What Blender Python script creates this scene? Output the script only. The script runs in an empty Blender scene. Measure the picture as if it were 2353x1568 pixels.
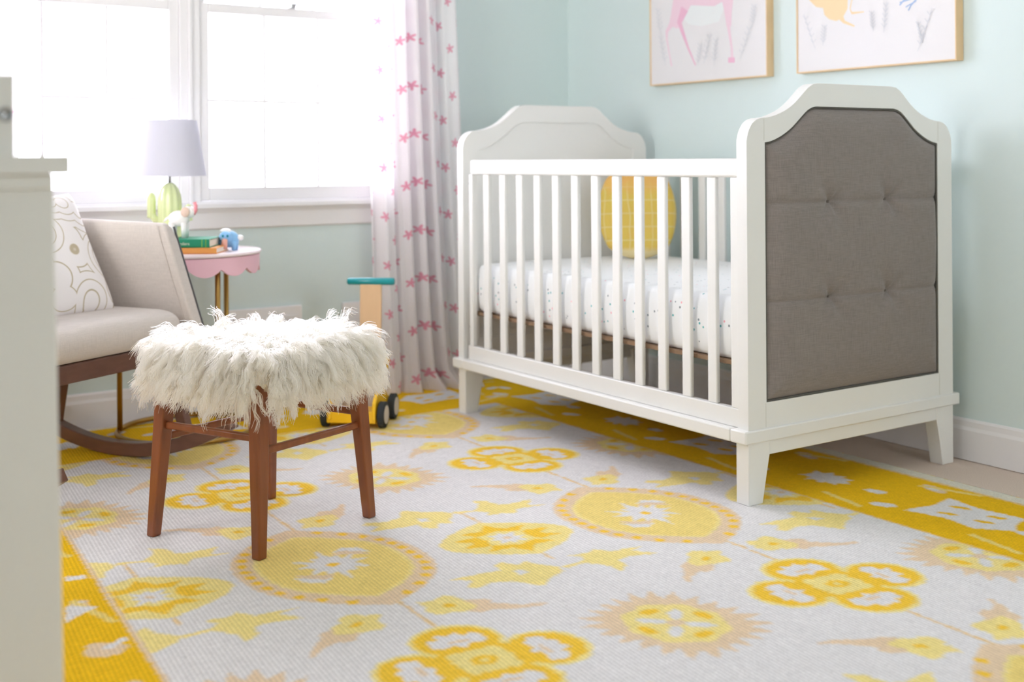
import bpy, bmesh, math, random
import numpy as np
from mathutils import Vector, Matrix
random.seed(7); rng = np.random.default_rng(7)
PI = math.pi
sc = bpy.context.scene
COL = sc.collection

# ------------------------------------------------------------------ camera calibration
F, PSI, PY, ROLL, H = 2724.05, 0.594888761, 368.52, 0.00690646, 0.88
PX = 1176.5
_c, _s = math.cos(PSI), math.sin(PSI)
_cr, _sr = math.cos(ROLL), math.sin(ROLL)
R0 = Vector((_c, -_s, 0)); FW = Vector((_s, _c, 0)); UP = Vector((0, 0, 1))
CR = _cr * R0 - _sr * UP
CU = _sr * R0 + _cr * UP
CAM = Vector((0, 0, H))

def hit(px, py, ax, v):
    """survey a point of the room: where the sight line meets the plane axis ax = v"""
    d = FW + (px - PX) / F * CR - (py - PY) / F * CU
    return CAM + d * ((v - CAM[ax]) / d[ax])

def fl(px, py, z=0.0):
    return hit(px, py, 2, z)

def at(px, py, depth):
    d = FW + (px - PX) / F * CR - (py - PY) / F * CU
    return CAM + d * depth

# ------------------------------------------------------------------ materials
def lin(c):
    return tuple(((x / 255) / 12.92 if x / 255 <= .04045 else ((x / 255 + .055) / 1.055) ** 2.4) for x in c) + (1,)

class NT:
    def __init__(s, name):
        s.m = bpy.data.materials.new(name); s.m.use_nodes = True
        s.t = s.m.node_tree; s.b = s.t.nodes['Principled BSDF']
        s.out = s.t.nodes['Material Output']
    def n(s, typ, **k):
        nd = s.t.nodes.new(typ)
        for a, b in k.items():
            if a in nd.inputs.keys(): nd.inputs[a].default_value = b
            else: setattr(nd, a, b)
        return nd
    def l(s, a, b): s.t.links.new(a, b)
    def math(s, op, a, b=None, clamp=False):
        nd = s.t.nodes.new('ShaderNodeMath'); nd.operation = op; nd.use_clamp = clamp
        for i, v in enumerate((a, b)):
            if v is None: continue
            if isinstance(v, (int, float)): nd.inputs[i].default_value = v
            else: s.l(v, nd.inputs[i])
        return nd.outputs[0]
    def mix(s, fac, a, b):
        nd = s.t.nodes.new('ShaderNodeMix'); nd.data_type = 'RGBA'
        for sock, v in ((nd.inputs[0], fac), (nd.inputs[6], a), (nd.inputs[7], b)):
            if isinstance(v, (int, float)): sock.default_value = v
            elif isinstance(v, tuple): sock.default_value = v
            else: s.l(v, sock)
        return nd.outputs[2]

def mat(name, rgb, rough=.5, metal=0, noise=None, bump=None, spec=.5, coat=0, aniso=(1, 1, 1)):
    """noise=(scale, amount) tints the colour; bump=(scale, strength)"""
    t = NT(name); c = lin(rgb)
    t.b.inputs['Base Color'].default_value = c
    t.b.inputs['Roughness'].default_value = rough
    t.b.inputs['Metallic'].default_value = metal
    t.b.inputs['Specular IOR Level'].default_value = spec
    t.b.inputs['Coat Weight'].default_value = coat
    if noise or bump:
        tc = t.n('ShaderNodeTexCoord'); mp = t.n('ShaderNodeMapping'); mp.inputs['Scale'].default_value = aniso
        t.l(tc.outputs['Object'], mp.inputs[0])
    if noise:
        ns = t.n('ShaderNodeTexNoise', Scale=noise[0], Detail=4.0); t.l(mp.outputs[0], ns.inputs['Vector'])
        a = noise[1]
        dk = tuple(x * (1 - a) for x in c[:3]) + (1,); lt = tuple(min(1, x * (1 + a)) for x in c[:3]) + (1,)
        t.l(t.mix(ns.outputs[0], dk, lt), t.b.inputs['Base Color'])
    if bump:
        n2 = t.n('ShaderNodeTexNoise', Scale=bump[0], Detail=3.0); t.l(mp.outputs[0], n2.inputs['Vector'])
        bp = t.n('ShaderNodeBump', Strength=bump[1], Distance=.002)
        t.l(n2.outputs[0], bp.inputs['Height']); t.l(bp.outputs[0], t.b.inputs['Normal'])
    return t.m

def woven(name, rgb, amt=.18, scale=900, rough=.9):
    """linen: fine crossing threads"""
    t = NT(name); c = lin(rgb); t.b.inputs['Roughness'].default_value = rough
    t.b.inputs['Specular IOR Level'].default_value = .15
    t.b.inputs['Sheen Weight'].default_value = .15
    tc = t.n('ShaderNodeTexCoord')
    outs = []
    for k, sca in enumerate(((1, 1, .06), (.06, .06, 1))):
        mp = t.n('ShaderNodeMapping'); mp.inputs['Scale'].default_value = sca
        t.l(tc.outputs['Object'], mp.inputs[0])
        ns = t.n('ShaderNodeTexNoise', Scale=float(scale) * .5, Detail=2.0); t.l(mp.outputs[0], ns.inputs['Vector'])
        outs.append(ns.outputs[0])
    f = t.math('MULTIPLY', t.math('ADD', outs[0], outs[1]), .5)
    f2 = t.math('MULTIPLY_ADD' if False else 'SUBTRACT', t.math('MULTIPLY', f, 3.0), 1.0, True)
    t.l(t.mix(f2, tuple(x * (1 - amt) for x in c[:3]) + (1,), tuple(min(1, x * (1 + amt)) for x in c[:3]) + (1,)), t.b.inputs['Base Color'])
    bp = t.n('ShaderNodeBump', Strength=.25, Distance=.001)
    t.l(f, bp.inputs['Height']); t.l(bp.outputs[0], t.b.inputs['Normal'])
    return t.m

M = {}
M['wall'] = mat('aqua wall paint', (214, 229, 228), .75, bump=(220, .05))
M['ceil'] = mat('ceiling paint', (244, 244, 242), .9)
M['trim'] = mat('white trim paint', (236, 235, 236), .35)
M['crib'] = mat('white crib lacquer', (234, 234, 231), .45)
M['joint'] = mat('grey joint line', (206, 206, 198), .6)
M['dresser'] = mat('white dresser paint', (238, 236, 229), .4)
M['carpet'] = mat('beige carpet', (218, 202, 188), .98, noise=(420, .35), bump=(500, .6), spec=.1)
M['linen'] = woven('grey linen upholstery', (137, 129, 125), .15, 1100)
M['piping'] = mat('dark grey piping', (92, 90, 84), .9)
M['chairfab'] = woven('pale greige upholstery', (214, 206, 200), .07, 900)
M['chairedge'] = mat('dark seam cord', (92, 92, 96), .8)
M['walnut'] = mat('walnut brown wood', (134, 74, 40), .38, noise=(9, .4), aniso=(6, 6, .8), coat=.15)
M['rockwood'] = mat('dark brown rocker wood', (108, 72, 58), .36, noise=(8, .3), aniso=(2, 2, 8), coat=.2)
M['brass'] = mat('aged brass', (172, 138, 78), .32, 1)
M['steel'] = mat('brushed nickel', (176, 178, 180), .3, 1)
M['darkmetal'] = mat('dark bolt', (90, 95, 95), .4, .8)
M['board'] = mat('brown plywood base', (150, 122, 96), .7, noise=(30, .15))
M['pink'] = mat('pink table lacquer', (240, 194, 208), .4)
M['tabletop'] = mat('white pink tabletop', (246, 232, 236), .3)
M['teal'] = mat('teal painted wood', (0, 150, 158), .28, coat=.4)
M['beech'] = mat('pale beech wood', (224, 188, 146), .5, noise=(12, .08), aniso=(5, 5, .6))
M['yellow'] = mat('yellow toy paint', (248, 196, 18), .35, coat=.3)
M['rubber'] = mat('black rubber tyre', (42, 48, 52), .7)
M['hub'] = mat('grey beige wheel hub', (205, 196, 184), .6)
M['greybar'] = mat('grey toy mesh panel', (176, 172, 174), .6, noise=(60, .2))
M['cactus'] = mat('pale green ceramic', (220, 232, 170), .25, coat=.5)
M['shade'] = None
M['bookg'] = mat('green book cloth', (28, 148, 112), .6)
M['bookg2'] = mat('lighter green spine band', (120, 190, 90), .6)
M['booko'] = mat('orange book cloth', (240, 168, 88), .6)
M['paper'] = mat('book page paper', (246, 240, 230), .8)
M['white'] = mat('white ceramic', (246, 244, 242), .25, coat=.4)
M['pinktip'] = mat('pink glaze', (240, 150, 160), .35)
M['tanface'] = mat('tan glaze', (222, 196, 178), .4)
M['blue'] = mat('sky blue figure paint', (146, 200, 246), .45)
M['tealeye'] = mat('teal dots', (0, 140, 170), .4)
M['peach'] = mat('peach paint', (238, 176, 160), .5)
M['canvas'] = mat('art paper', (228, 226, 227), .7)
M['artframe'] = mat('pale oak frame', (226, 196, 152), .5, noise=(14, .1))
M['artpink'] = mat('pink print ink', (236, 208, 220), .8)
M['artpink2'] = mat('deeper pink print ink', (232, 184, 206), .8)
M['artgold'] = mat('peach gold print ink', (238, 212, 170), .8)
M['artblue'] = mat('blue print ink', (164, 186, 218), .8)
M['artgrey'] = mat('soft grey print ink', (206, 209, 215), .8)
M['artpale'] = mat('palest grey print ink', (230, 234, 234), .8)
M['text'] = mat('cream lettering', (236, 240, 224), .6)
M['tuftbtn'] = woven('dark grey button fabric', (104, 96, 90), .2, 700)

def glass():
    t = NT('window glass')
    tr = t.n('ShaderNodeBsdfTransparent'); gl = t.n('ShaderNodeBsdfGlossy'); gl.inputs['Roughness'].default_value = .02
    fr = t.n('ShaderNodeFresnel', IOR=1.3); mx = t.n('ShaderNodeMixShader')
    t.l(fr.outputs[0], mx.inputs[0]); t.l(tr.outputs[0], mx.inputs[1]); t.l(gl.outputs[0], mx.inputs[2])
    t.l(mx.outputs[0], t.out.inputs[0]); return t.m
M['glass'] = glass()

def cloth_translucent(name, rgb, trans=.45, stars=False, sheer=0.0):
    t = NT(name); c = lin(rgb)
    df = t.n('ShaderNodeBsdfDiffuse'); tl = t.n('ShaderNodeBsdfTranslucent'); mx = t.n('ShaderNodeMixShader')
    mx.inputs[0].default_value = trans
    df.inputs[0].default_value = c; tl.inputs[0].default_value = c
    if stars:
        uv = t.n('ShaderNodeUVMap'); sp = t.n('ShaderNodeSeparateXYZ'); t.l(uv.outputs[0], sp.inputs[0])
        P, Q = .118, .092      # column and row pitch of the staggered stars, metres
        row = t.math('FLOOR', t.math('DIVIDE', sp.outputs[1], Q))
        odd = t.math('MODULO', t.math('ABSOLUTE', row), 2.0)
        ux = t.math('ADD', t.math('DIVIDE', sp.outputs[0], P), t.math('MULTIPLY', odd, .5))
        fx = t.math('MULTIPLY', t.math('SUBTRACT', t.math('FRACT', ux), .5), P)
        fy = t.math('MULTIPLY', t.math('SUBTRACT', t.math('FRACT', t.math('DIVIDE', sp.outputs[1], Q)), .5), Q)
        r = t.math('SQRT', t.math('ADD', t.math('POWER', t.math('ABSOLUTE', fx), 2.0), t.math('POWER', t.math('ABSOLUTE', fy), 2.0)))
        a = t.math('ARCTAN2', fx, fy)
        col = t.math('FLOOR', ux)
        a2 = t.math('ADD', t.math('MULTIPLY', a, 5.0), t.math('MULTIPLY', t.math('ADD', col, row), 1.9))
        rad = t.math('ADD', t.math('MULTIPLY', t.math('COSINE', a2), .0065), .0140)
        f = t.math('MULTIPLY', t.math('SUBTRACT', rad, r), 900.0, True)
        cc = t.mix(f, c, lin((238, 164, 186)))
        t.l(cc, df.inputs[0]); t.l(cc, tl.inputs[0])
    t.l(df.outputs[0], mx.inputs[1]); t.l(tl.outputs[0], mx.inputs[2])
    last = mx.outputs[0]
    if sheer:
        tp = t.n('ShaderNodeBsdfTransparent'); m2 = t.n('ShaderNodeMixShader'); m2.inputs[0].default_value = sheer
        t.l(last, m2.inputs[1]); t.l(tp.outputs[0], m2.inputs[2]); last = m2.outputs[0]
    t.l(last, t.out.inputs[0]); return t.m
M['curtain'] = cloth_translucent('white curtain with pink stars', (253, 250, 252), .46, True, .06)
M['shade'] = cloth_translucent('white lampshade linen', (226, 226, 238), .14)
M['fur'] = cloth_translucent('ivory long sheep wool', (255, 254, 248), .5)
def woolmat():
    t = NT('ivory long wool fibre')
    h = t.n('ShaderNodeBsdfHairPrincipled'); h.model = 'CHIANG'; h.parametrization = 'ABSORPTION'
    h.inputs['Absorption Coefficient'].default_value = (.006, .012, .026)
    h.inputs['Roughness'].default_value = .45; h.inputs['Radial Roughness'].default_value = .7; h.inputs['Coat'].default_value = 0
    t.l(h.outputs[0], t.out.inputs[0]); return t.m
M['fur'] = woolmat()
M['furskin'] = mat('ivory wool hide', (246, 240, 228), .95)

def rugmat():
    t = NT('woven flat rug')
    t.b.inputs['Roughness'].default_value = .95; t.b.inputs['Specular IOR Level'].default_value = .1
    at_ = t.n('ShaderNodeAttribute'); at_.attribute_name = 'dye'
    tc = t.n('ShaderNodeTexCoord'); sp = t.n('ShaderNodeSeparateXYZ'); t.l(tc.outputs['Object'], sp.inputs[0])
    nz = t.n('ShaderNodeTexNoise', Scale=420.0, Detail=3.0); t.l(tc.outputs['Object'], nz.inputs['Vector'])
    mp = t.n('ShaderNodeMapping'); mp.inputs['Rotation'].default_value = (0, 0, .10)
    t.l(tc.outputs['Object'], mp.inputs[0])
    wv = t.n('ShaderNodeTexWave', Scale=36.0, Distortion=.8, Detail=1.0); wv.inputs['Detail Scale'].default_value = 4.0
    t.l(mp.outputs[0], wv.inputs['Vector'])
    rib = t.math('MULTIPLY', wv.outputs[0], .13)
    gr = t.math('MULTIPLY', t.math('SUBTRACT', nz.outputs[0], .5), .30)
    f = t.math('ADD', t.math('SUBTRACT', 1.0, rib), gr)
    vm = t.n('ShaderNodeVectorMath'); vm.operation = 'SCALE'
    t.l(at_.outputs['Color'], vm.inputs[0]); t.l(f, vm.inputs['Scale'])
    t.l(vm.outputs[0], t.b.inputs['Base Color'])
    bp = t.n('ShaderNodeBump', Strength=.35, Distance=.0015)
    h = t.math('ADD', t.math('MULTIPLY', wv.outputs[0], -1.0), nz.outputs[0])
    t.l(h, bp.inputs['Height']); t.l(bp.outputs[0], t.b.inputs['Normal'])
    return t.m
M['rug'] = rugmat()

def sheetmat():
    t = NT('speckled fitted sheet'); t.b.inputs['Roughness'].default_value = .85
    tc = t.n('ShaderNodeTexCoord')
    vo = t.n('ShaderNodeTexVoronoi', Scale=58.0); t.l(tc.outputs['Object'], vo.inputs['Vector'])
    f = t.math('MULTIPLY', t.math('SUBTRACT', .21, vo.outputs['Distance']), 30.0, True)
    cr = t.n('ShaderNodeValToRGB'); cr.color_ramp.interpolation = 'CONSTANT'
    el = cr.color_ramp.elements; el[0].position = 0; el[0].color = lin((246, 248, 250)); el[1].position = .58; el[1].color = lin((80, 176, 180))
    for p, c in ((.68, (140, 148, 156)), (.76, (246, 176, 190)), (.82, (246, 248, 250))):
        e = el.new(p); e.color = lin(c)
    sp = t.n('ShaderNodeSeparateColor'); t.l(vo.outputs['Color'], sp.inputs[0]); t.l(sp.outputs[0], cr.inputs[0])
    t.l(t.mix(f, lin((246, 248, 250)), cr.outputs[0]), t.b.inputs['Base Color']); return t.m
M['sheet'] = sheetmat()

def pineapplemat():
    t = NT('pineapple print cotton'); t.b.inputs['Roughness'].default_value = .85
    tc = t.n('ShaderNodeTexCoord'); sp = t.n('ShaderNodeSeparateXYZ'); t.l(tc.outputs['Object'], sp.inputs[0])
    # local x across, local z up from the base
    def ln(sock, pitch, w):
        fr = t.math('FRACT', t.math('DIVIDE', t.math('ADD', sock, 5.0), pitch))
        return t.math('MULTIPLY', t.math('SUBTRACT', w, t.math('ABSOLUTE', t.math('SUBTRACT', fr, .5))), 30.0, True)
    wob = t.n('ShaderNodeTexNoise', Scale=9.0); t.l(tc.outputs['Object'], wob.inputs['Vector'])
    xx = t.math('ADD', sp.outputs[0], t.math('MULTIPLY', wob.outputs[0], .03))
    g = t.math('MAXIMUM', ln(xx, .042, .06), ln(sp.outputs[2], .048, .06))
    nz = t.n('ShaderNodeTexNoise', Scale=22.0); t.l(tc.outputs['Object'], nz.inputs['Vector'])
    base = t.mix(nz.outputs[0], lin((228, 208, 92)), lin((234, 190, 98)))
    c1 = t.mix(t.math('MULTIPLY', g, .6), base, lin((240, 228, 176)))
    top = t.math('MULTIPLY', t.math('SUBTRACT', t.math('ADD', sp.outputs[2], t.math('MULTIPLY', nz.outputs[0], .09)), .275), 18.0, True)
    c2 = t.mix(top, c1, lin((238, 186, 104)))
    bot = t.math('MULTIPLY', t.math('SUBTRACT', .055, t.math('ADD', sp.outputs[2], t.math('MULTIPLY', nz.outputs[0], .03))), 60.0, True)
    c3 = t.mix(bot, c2, lin((238, 222, 170)))
    t.l(c3, t.b.inputs['Base Color']); return t.m
M['pineapple'] = pineapplemat()

def swirlmat():
    t = NT('white cotton with tan cloud line drawing'); t.b.inputs['Roughness'].default_value = .9
    tc = t.n('ShaderNodeTexCoord')
    ns = t.n('ShaderNodeTexNoise', Scale=5.0); t.l(tc.outputs['Object'], ns.inputs['Vector'])
    vo = t.n('ShaderNodeTexVoronoi', Scale=9.0); t.l(tc.outputs['Object'], vo.inputs['Vector'])
    d = t.math('ADD', t.math('MULTIPLY', vo.outputs['Distance'], 5.2), t.math('MULTIPLY', ns.outputs[0], .9))
    fr = t.math('ABSOLUTE', t.math('SUBTRACT', t.math('FRACT', d), .5))
    f = t.math('MULTIPLY', t.math('SUBTRACT', .085, fr), 22.0, True)
    t.l(t.mix(t.math('MULTIPLY', f, .8), lin((244, 240, 240)), lin((178, 162, 122))), t.b.inputs['Base Color']); return t.m
M['swirl'] = swirlmat()

# ------------------------------------------------------------------ object helpers
def link(o, parent=None):
    COL.objects.link(o)
    if parent is not None: o.parent = parent
    return o

def tag(o, label=None, cat=None, group=None, kind=None):
    if label: o['label'] = label
    if cat: o['category'] = cat
    if group: o['group'] = group
    if kind: o['kind'] = kind
    return o

def empty(name, loc=(0, 0, 0), rz=0, label=None, cat=None, group=None, kind=None):
    o = bpy.data.objects.new(name, None); o.location = loc; o.rotation_euler = (0, 0, rz)
    o.empty_display_size = .1
    link(o); return tag(o, label, cat, group, kind)

class MB:
    """collects shapes, links them as ONE mesh object; vertices in the parent's local space"""
    def __init__(s): s.v = []; s.f = []; s.mi = []; s.cur = 0
    def add(s, vs, fs):
        b = len(s.v); s.v += [tuple(v) for v in vs]
        for f in fs: s.f.append(tuple(b + i for i in f)); s.mi.append(s.cur)
        return s
    def box(s, x0, x1, y0, y1, z0, z1):
        return s.add([(x0, y0, z0), (x1, y0, z0), (x1, y1, z0), (x0, y1, z0), (x0, y0, z1), (x1, y0, z1), (x1, y1, z1), (x0, y1, z1)],
                     [(0, 3, 2, 1), (4, 5, 6, 7), (0, 1, 5, 4), (1, 2, 6, 5), (2, 3, 7, 6), (3, 0, 4, 7)])
    def frust(s, bot, top):
        """bot/top: four corner points each, counter-clockwise seen from above"""
        return s.add(list(bot) + list(top), [(0, 3, 2, 1), (4, 5, 6, 7), (0, 1, 5, 4), (1, 2, 6, 5), (2, 3, 7, 6), (3, 0, 4, 7)])
    def ring(s, pts, closed_ends=True, close=False):
        """pts: list of rings (equal length)"""
        n = len(pts[0]); vs = [p for r in pts for p in r]; fs = []
        m = len(pts)
        for i in range(m if close else m - 1):
            j = (i + 1) % m
            for k in range(n):
                k2 = (k + 1) % n
                fs.append((i * n + k, i * n + k2, j * n + k2, j * n + k))
        if closed_ends and not close:
            fs.append(tuple(range(n))[::-1]); fs.append(tuple((m - 1) * n + k for k in range(n)))
        return s.add(vs, fs)
    def tube(s, path, r, n=12, close=False, squash=1.0):
        P = [Vector(p) for p in path]; rings = []; up = None
        for i, p in enumerate(P):
            if close: t = (P[(i + 1) % len(P)] - P[i - 1]).normalized()
            else: t = (P[min(i + 1, len(P) - 1)] - P[max(i - 1, 0)]).normalized()
            if up is None: up = Vector((0, 0, 1)) if abs(t.z) < .9 else Vector((1, 0, 0))
            side = t.cross(up).normalized(); up = side.cross(t).normalized()
            rr = r[i] if isinstance(r, (list, tuple)) else r
            rings.append([p + rr * (math.cos(2 * PI * k / n) * side + squash * math.sin(2 * PI * k / n) * up) for k in range(n)])
        return s.ring(rings, True, close)
    def lathe(s, prof, c=(0, 0, 0), n=40):
        rings = [[(c[0] + r * math.cos(2 * PI * k / n), c[1] + r * math.sin(2 * PI * k / n), c[2] + z) for k in range(n)] for r, z in prof]
        return s.ring(rings, True)
    def ell(s, c, r, n=20, m=12):
        rings = []
        for i in range(1, m):
            a = -PI / 2 + PI * i / m
            rings.append([(c[0] + r[0] * math.cos(a) * math.cos(2 * PI * k / n), c[1] + r[1] * math.cos(a) * math.sin(2 * PI * k / n), c[2] + r[2] * math.sin(a)) for k in range(n)])
        return s.ring(rings, True)
    def prism(s, poly, a, b, axis=1):
        """2-D polygon extruded between a and b along axis; other two coords in order"""
        def pt(p, v):
            q = [0, 0, 0]; o = [i for i in range(3) if i != axis]; q[o[0]], q[o[1]] = p; q[axis] = v; return q
        n = len(poly)
        return s.add([pt(p, a) for p in poly] + [pt(p, b) for p in poly],
                     [tuple(range(n)), tuple(range(2 * n - 1, n - 1, -1))] + [(i, (i + 1) % n, n + (i + 1) % n, n + i)[::-1] for i in range(n)])
    def build(s, name, m, parent=None, smooth=False, bevel=0, seg=2, sub=0, fix=True, ang=None):
        me = bpy.data.meshes.new(name); me.from_pydata(s.v, [], s.f)
        ms = m if isinstance(m, (list, tuple)) else [m]
        for q in ms: me.materials.append(q)
        me.polygons.foreach_set('material_index', [min(i, len(ms) - 1) for i in s.mi])
        if fix:
            bm = bmesh.new(); bm.from_mesh(me); bmesh.ops.recalc_face_normals(bm, faces=bm.faces); bm.to_mesh(me); bm.free()
        if smooth: me.polygons.foreach_set('use_smooth', [True] * len(me.polygons))
        me.update()
        o = bpy.data.objects.new(name, me); link(o, parent)
        if bevel:
            md = o.modifiers.new('bevel', 'BEVEL'); md.width = bevel; md.segments = seg; md.limit_method = 'ANGLE'; md.angle_limit = math.radians(35)
            md.harden_normals = False
            me.polygons.foreach_set('use_smooth', [True] * len(me.polygons))
            try: me.set_sharp_from_angle(angle=math.radians(40))
            except Exception: pass
        if sub:
            md = o.modifiers.new('sub', 'SUBSURF'); md.levels = sub; md.render_levels = sub
        if ang:
            me.polygons.foreach_set('use_smooth', [True] * len(me.polygons)); me.set_sharp_from_angle(angle=math.radians(ang))
        return o

def clone(o, parent=None, children=True):
    c = o.copy(); COL.objects.link(c); c.parent = parent
    if children:
        for ch in list(o.children): clone(ch, c)
    return c

# ------------------------------------------------------------------ room
XW, YW = 3.065, 4.09          # art wall, window wall
XL, YB, ZC = -1.35, -1.6, 2.45
T = .16
# window openings in the window wall
OX0, OX1, OZ0, OZ1 = .60, 2.20, .735, 2.10
def struct(mb, name, m, **k):
    o = mb.build(name, m, None, **k); o['kind'] = 'structure'; return o

b = MB(); b.box(XL - T, XW + T, YB - T, YW + T, -.12, -.012); struct(b, 'floor', M['carpet'])
b = MB(); b.box(XL - T, XW + T, YB - T, YW + T, ZC, ZC + .1); struct(b, 'ceiling', M['ceil'])
b = MB()
b.box(XL - T, OX0, YW, YW + T, -.02, ZC).box(OX1, XW, YW, YW + T, -.02, ZC).box(OX0, OX1, YW, YW + T, -.02, OZ0).box(OX0, OX1, YW, YW + T, OZ1, ZC)
struct(b, 'wall_back', M['wall'])
b = MB(); b.box(XW, XW + T, YB - T, YW + T, -.02, ZC); struct(b, 'wall_right', M['wall'])
# left wall with an added fill-light window, out of frame, beside the camera
LY0, LY1, LZ0, LZ1 = 1.50, 3.10, .75, 2.20
b = MB()
b.box(XL - T, XL, YB, LY0, -.02, ZC).box(XL - T, XL, LY1, YW, -.02, ZC).box(XL - T, XL, LY0, LY1, -.02, LZ0).box(XL - T, XL, LY0, LY1, LZ1, ZC)
struct(b, 'wall_left', M['wall'])
# front wall (behind the camera) with a doorway
DX0, DX1, DZ = -.9, 0.0, 2.05
FX0, FX1, FZ0, FZ1 = 1.70, 2.55, .85, 2.10      # unseen window added behind the camera for fill light
b = MB(); b.box(XL - T, DX0, YB - T, YB, -.02, ZC).box(DX1, FX0, YB - T, YB, -.02, ZC).box(FX1, XW, YB - T, YB, -.02, ZC).box(DX0, DX1, YB - T, YB, DZ, ZC)
b.box(FX0, FX1, YB - T, YB, -.02, FZ0).box(FX0, FX1, YB - T, YB, FZ1, ZC)
struct(b, 'wall_front', M['wall'])
b = MB(); b.box(DX0, DX1, YB - .10, YB - .06, 0, DZ)
d = struct(b, 'door_1', M['trim'], bevel=.003)
b = MB(); b.ell((DX0 + .08, YB - .03, 1.0), (.03, .03, .03)); b.build('door_handle', M['brass'], d, smooth=True)

def baseboard(name, p0, p1, axis, inward):
    """profiled skirting: tall flat board and a thin rounded cap"""
    b = MB(); a0, a1 = p0, p1
    prof = [(0, -.01), (.014, -.01), (.014, .078), (.010, .088), (.009, .104), (.004, .110), (0, .110)]
    if axis == 'x':   # runs along x, on a wall at y = inward[0], towards inward[1]
        b.add([(a0, inward[0] + inward[1] * q, z) for q, z in prof] + [(a1, inward[0] + inward[1] * q, z) for q, z in prof],
              [tuple(range(7)), tuple(range(13, 6, -1))] + [(i, (i + 1) % 7, 7 + (i + 1) % 7, 7 + i) for i in range(7)])
    else:
        b.add([(inward[0] + inward[1] * q, a0, z) for q, z in prof] + [(inward[0] + inward[1] * q, a1, z) for q, z in prof],
              [tuple(range(7)), tuple(range(13, 6, -1))] + [(i, (i + 1) % 7, 7 + (i + 1) % 7, 7 + i) for i in range(7)])
    return struct(b, name, M['trim'])
baseboard('baseboard_back', XL, XW - .015, 'x', (YW, -1))
baseboard('baseboard_right', YB, YW - .015, 'y', (XW, -1))
baseboard('baseboard_left', YB, YW - .015, 'y', (XL, 1))

def sash_window(name, x0, x1, z0, z1, yf, cols, mid, horiz='x'):
    """double-hung window; x0..x1 are glass edges of the lower sash. Built facing -y at plane yf."""
    root = empty(name, ((x0 + x1) / 2, yf, z0)); root['kind'] = 'structure'
    X0, X1 = -(x1 - x0) / 2, (x1 - x0) / 2; Z1 = z1 - z0; MZ = mid - z0
    st = .036
    b = MB()   # jamb frame
    b.box(X0 - st - .03, X0 - st, -.0, .12, -.055, Z1 + .06).box(X1 + st, X1 + st + .03, -.0, .12, -.055, Z1 + .06)
    b.box(X0 - st, X1 + st, .0, .12, Z1 + .035, Z1 + .06).box(X0 - st, X1 + st, .0, .12, -.055, -.048)
    b.build('window_frame', M['trim'], root, bevel=.002)
    for nm, za, zb, y0 in (('lower_sash', 0, MZ, .008), ('upper_sash', MZ + .035, Z1, .045)):
        b = MB()
        b.box(X0 - st, X0, y0, y0 + .034, za - .047 if za == 0 else za - .035, zb + .035).box(X1, X1 + st, y0, y0 + .034, za - .047 if za == 0 else za - .035, zb + .035)
        b.box(X0, X1, y0, y0 + .034, za - .047 if za == 0 else za - .035, za).box(X0, X1, y0, y0 + .034, zb, zb + .035)
        sh = b.build(nm, M['trim'], root, bevel=.003)
        b = MB()
        w = (X1 - X0) / cols
        for k in range(1, cols): b.box(X0 + k * w - .005, X0 + k * w + .005, y0 + .010, y0 + .026, za, zb)
        b.box(X0, X1, y0 + .011, y0 + .025, (za + zb) / 2 - .005, (za + zb) / 2 + .005)
        b.build('muntins', M['trim'], sh)
        b = MB(); b.box(X0, X1, y0 + .016, y0 + .019, za, zb); b.build('glass_pane', M['glass'], sh)
    b = MB(); b.tube([(.0, .012, MZ + .036), (0, .012, MZ + .048)], .016, 12).box(-.008, .035, .0, .014, MZ + .046, MZ + .053)
    b.build('sash_lock', M['steel'], root, smooth=False)
    return root
sash_window('window_1', .700, 1.331, .789, 2.03, YW + .004, 3, 1.415)
sash_window('window_2', 1.475, 2.115, .789, 2.03, YW + .004, 3, 1.415)
lw = sash_window('fill_window_left', 0, 1.40, .80, 2.13, 0, 4, 1.415)  # unseen left window, added to brighten the far wall and room
lw.location = (XL - .004, (LY0 + LY1) / 2, .80); lw.rotation_euler = (0, 0, PI / 2)
fw_ = sash_window('fill_window_front', 0, .65, .95, 2.00, 0, 3, 1.45)  # unseen window, added as fill for faces turned towards the camera
fw_.location = ((FX0 + FX1) / 2, YB + .004, .95); fw_.rotation_euler = (0, 0, PI)
b = MB(); b.box(1.368 + .029, 1.438 - .029, YW - .004, YW + .10, .735, 2.10); struct(b, 'trim_1', M['trim'], bevel=.002)
b = MB()   # sill nose, apron and casing
b.box(OX0 - .12, OX1 + .12, YW - .045, YW + .10, .716, .736)
o = struct(b, 'trim_2', M['trim'], bevel=.004)
b = MB(); b.prism([(YW, .640), (YW - .013, .646), (YW - .018, .700), (YW - .026, .716), (YW, .716)], OX0 - .10, OX1 + .10, axis=0)
struct(b, 'trim_3', M['trim'])
b = MB(); b.box(OX0 - .09, OX0 + .005, YW - .018, YW, .736, 2.18).box(OX1 - .005, OX1 + .09, YW - .018, YW, .736, 2.18).box(OX0 + .005, OX1 - .005, YW - .018, YW, 2.09, 2.18)
struct(b, 'trim_4', M['trim'], bevel=.003)
b = MB()
for x0, x1 in ((OX0, .634), (2.181, OX1)): b.box(x0, x1, YW + .004, YW + .12, .736, 2.10)
b.box(.634, 2.181, YW + .004, YW + .12, 2.085, 2.10)
struct(b, 'trim_5', M['trim'])

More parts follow.
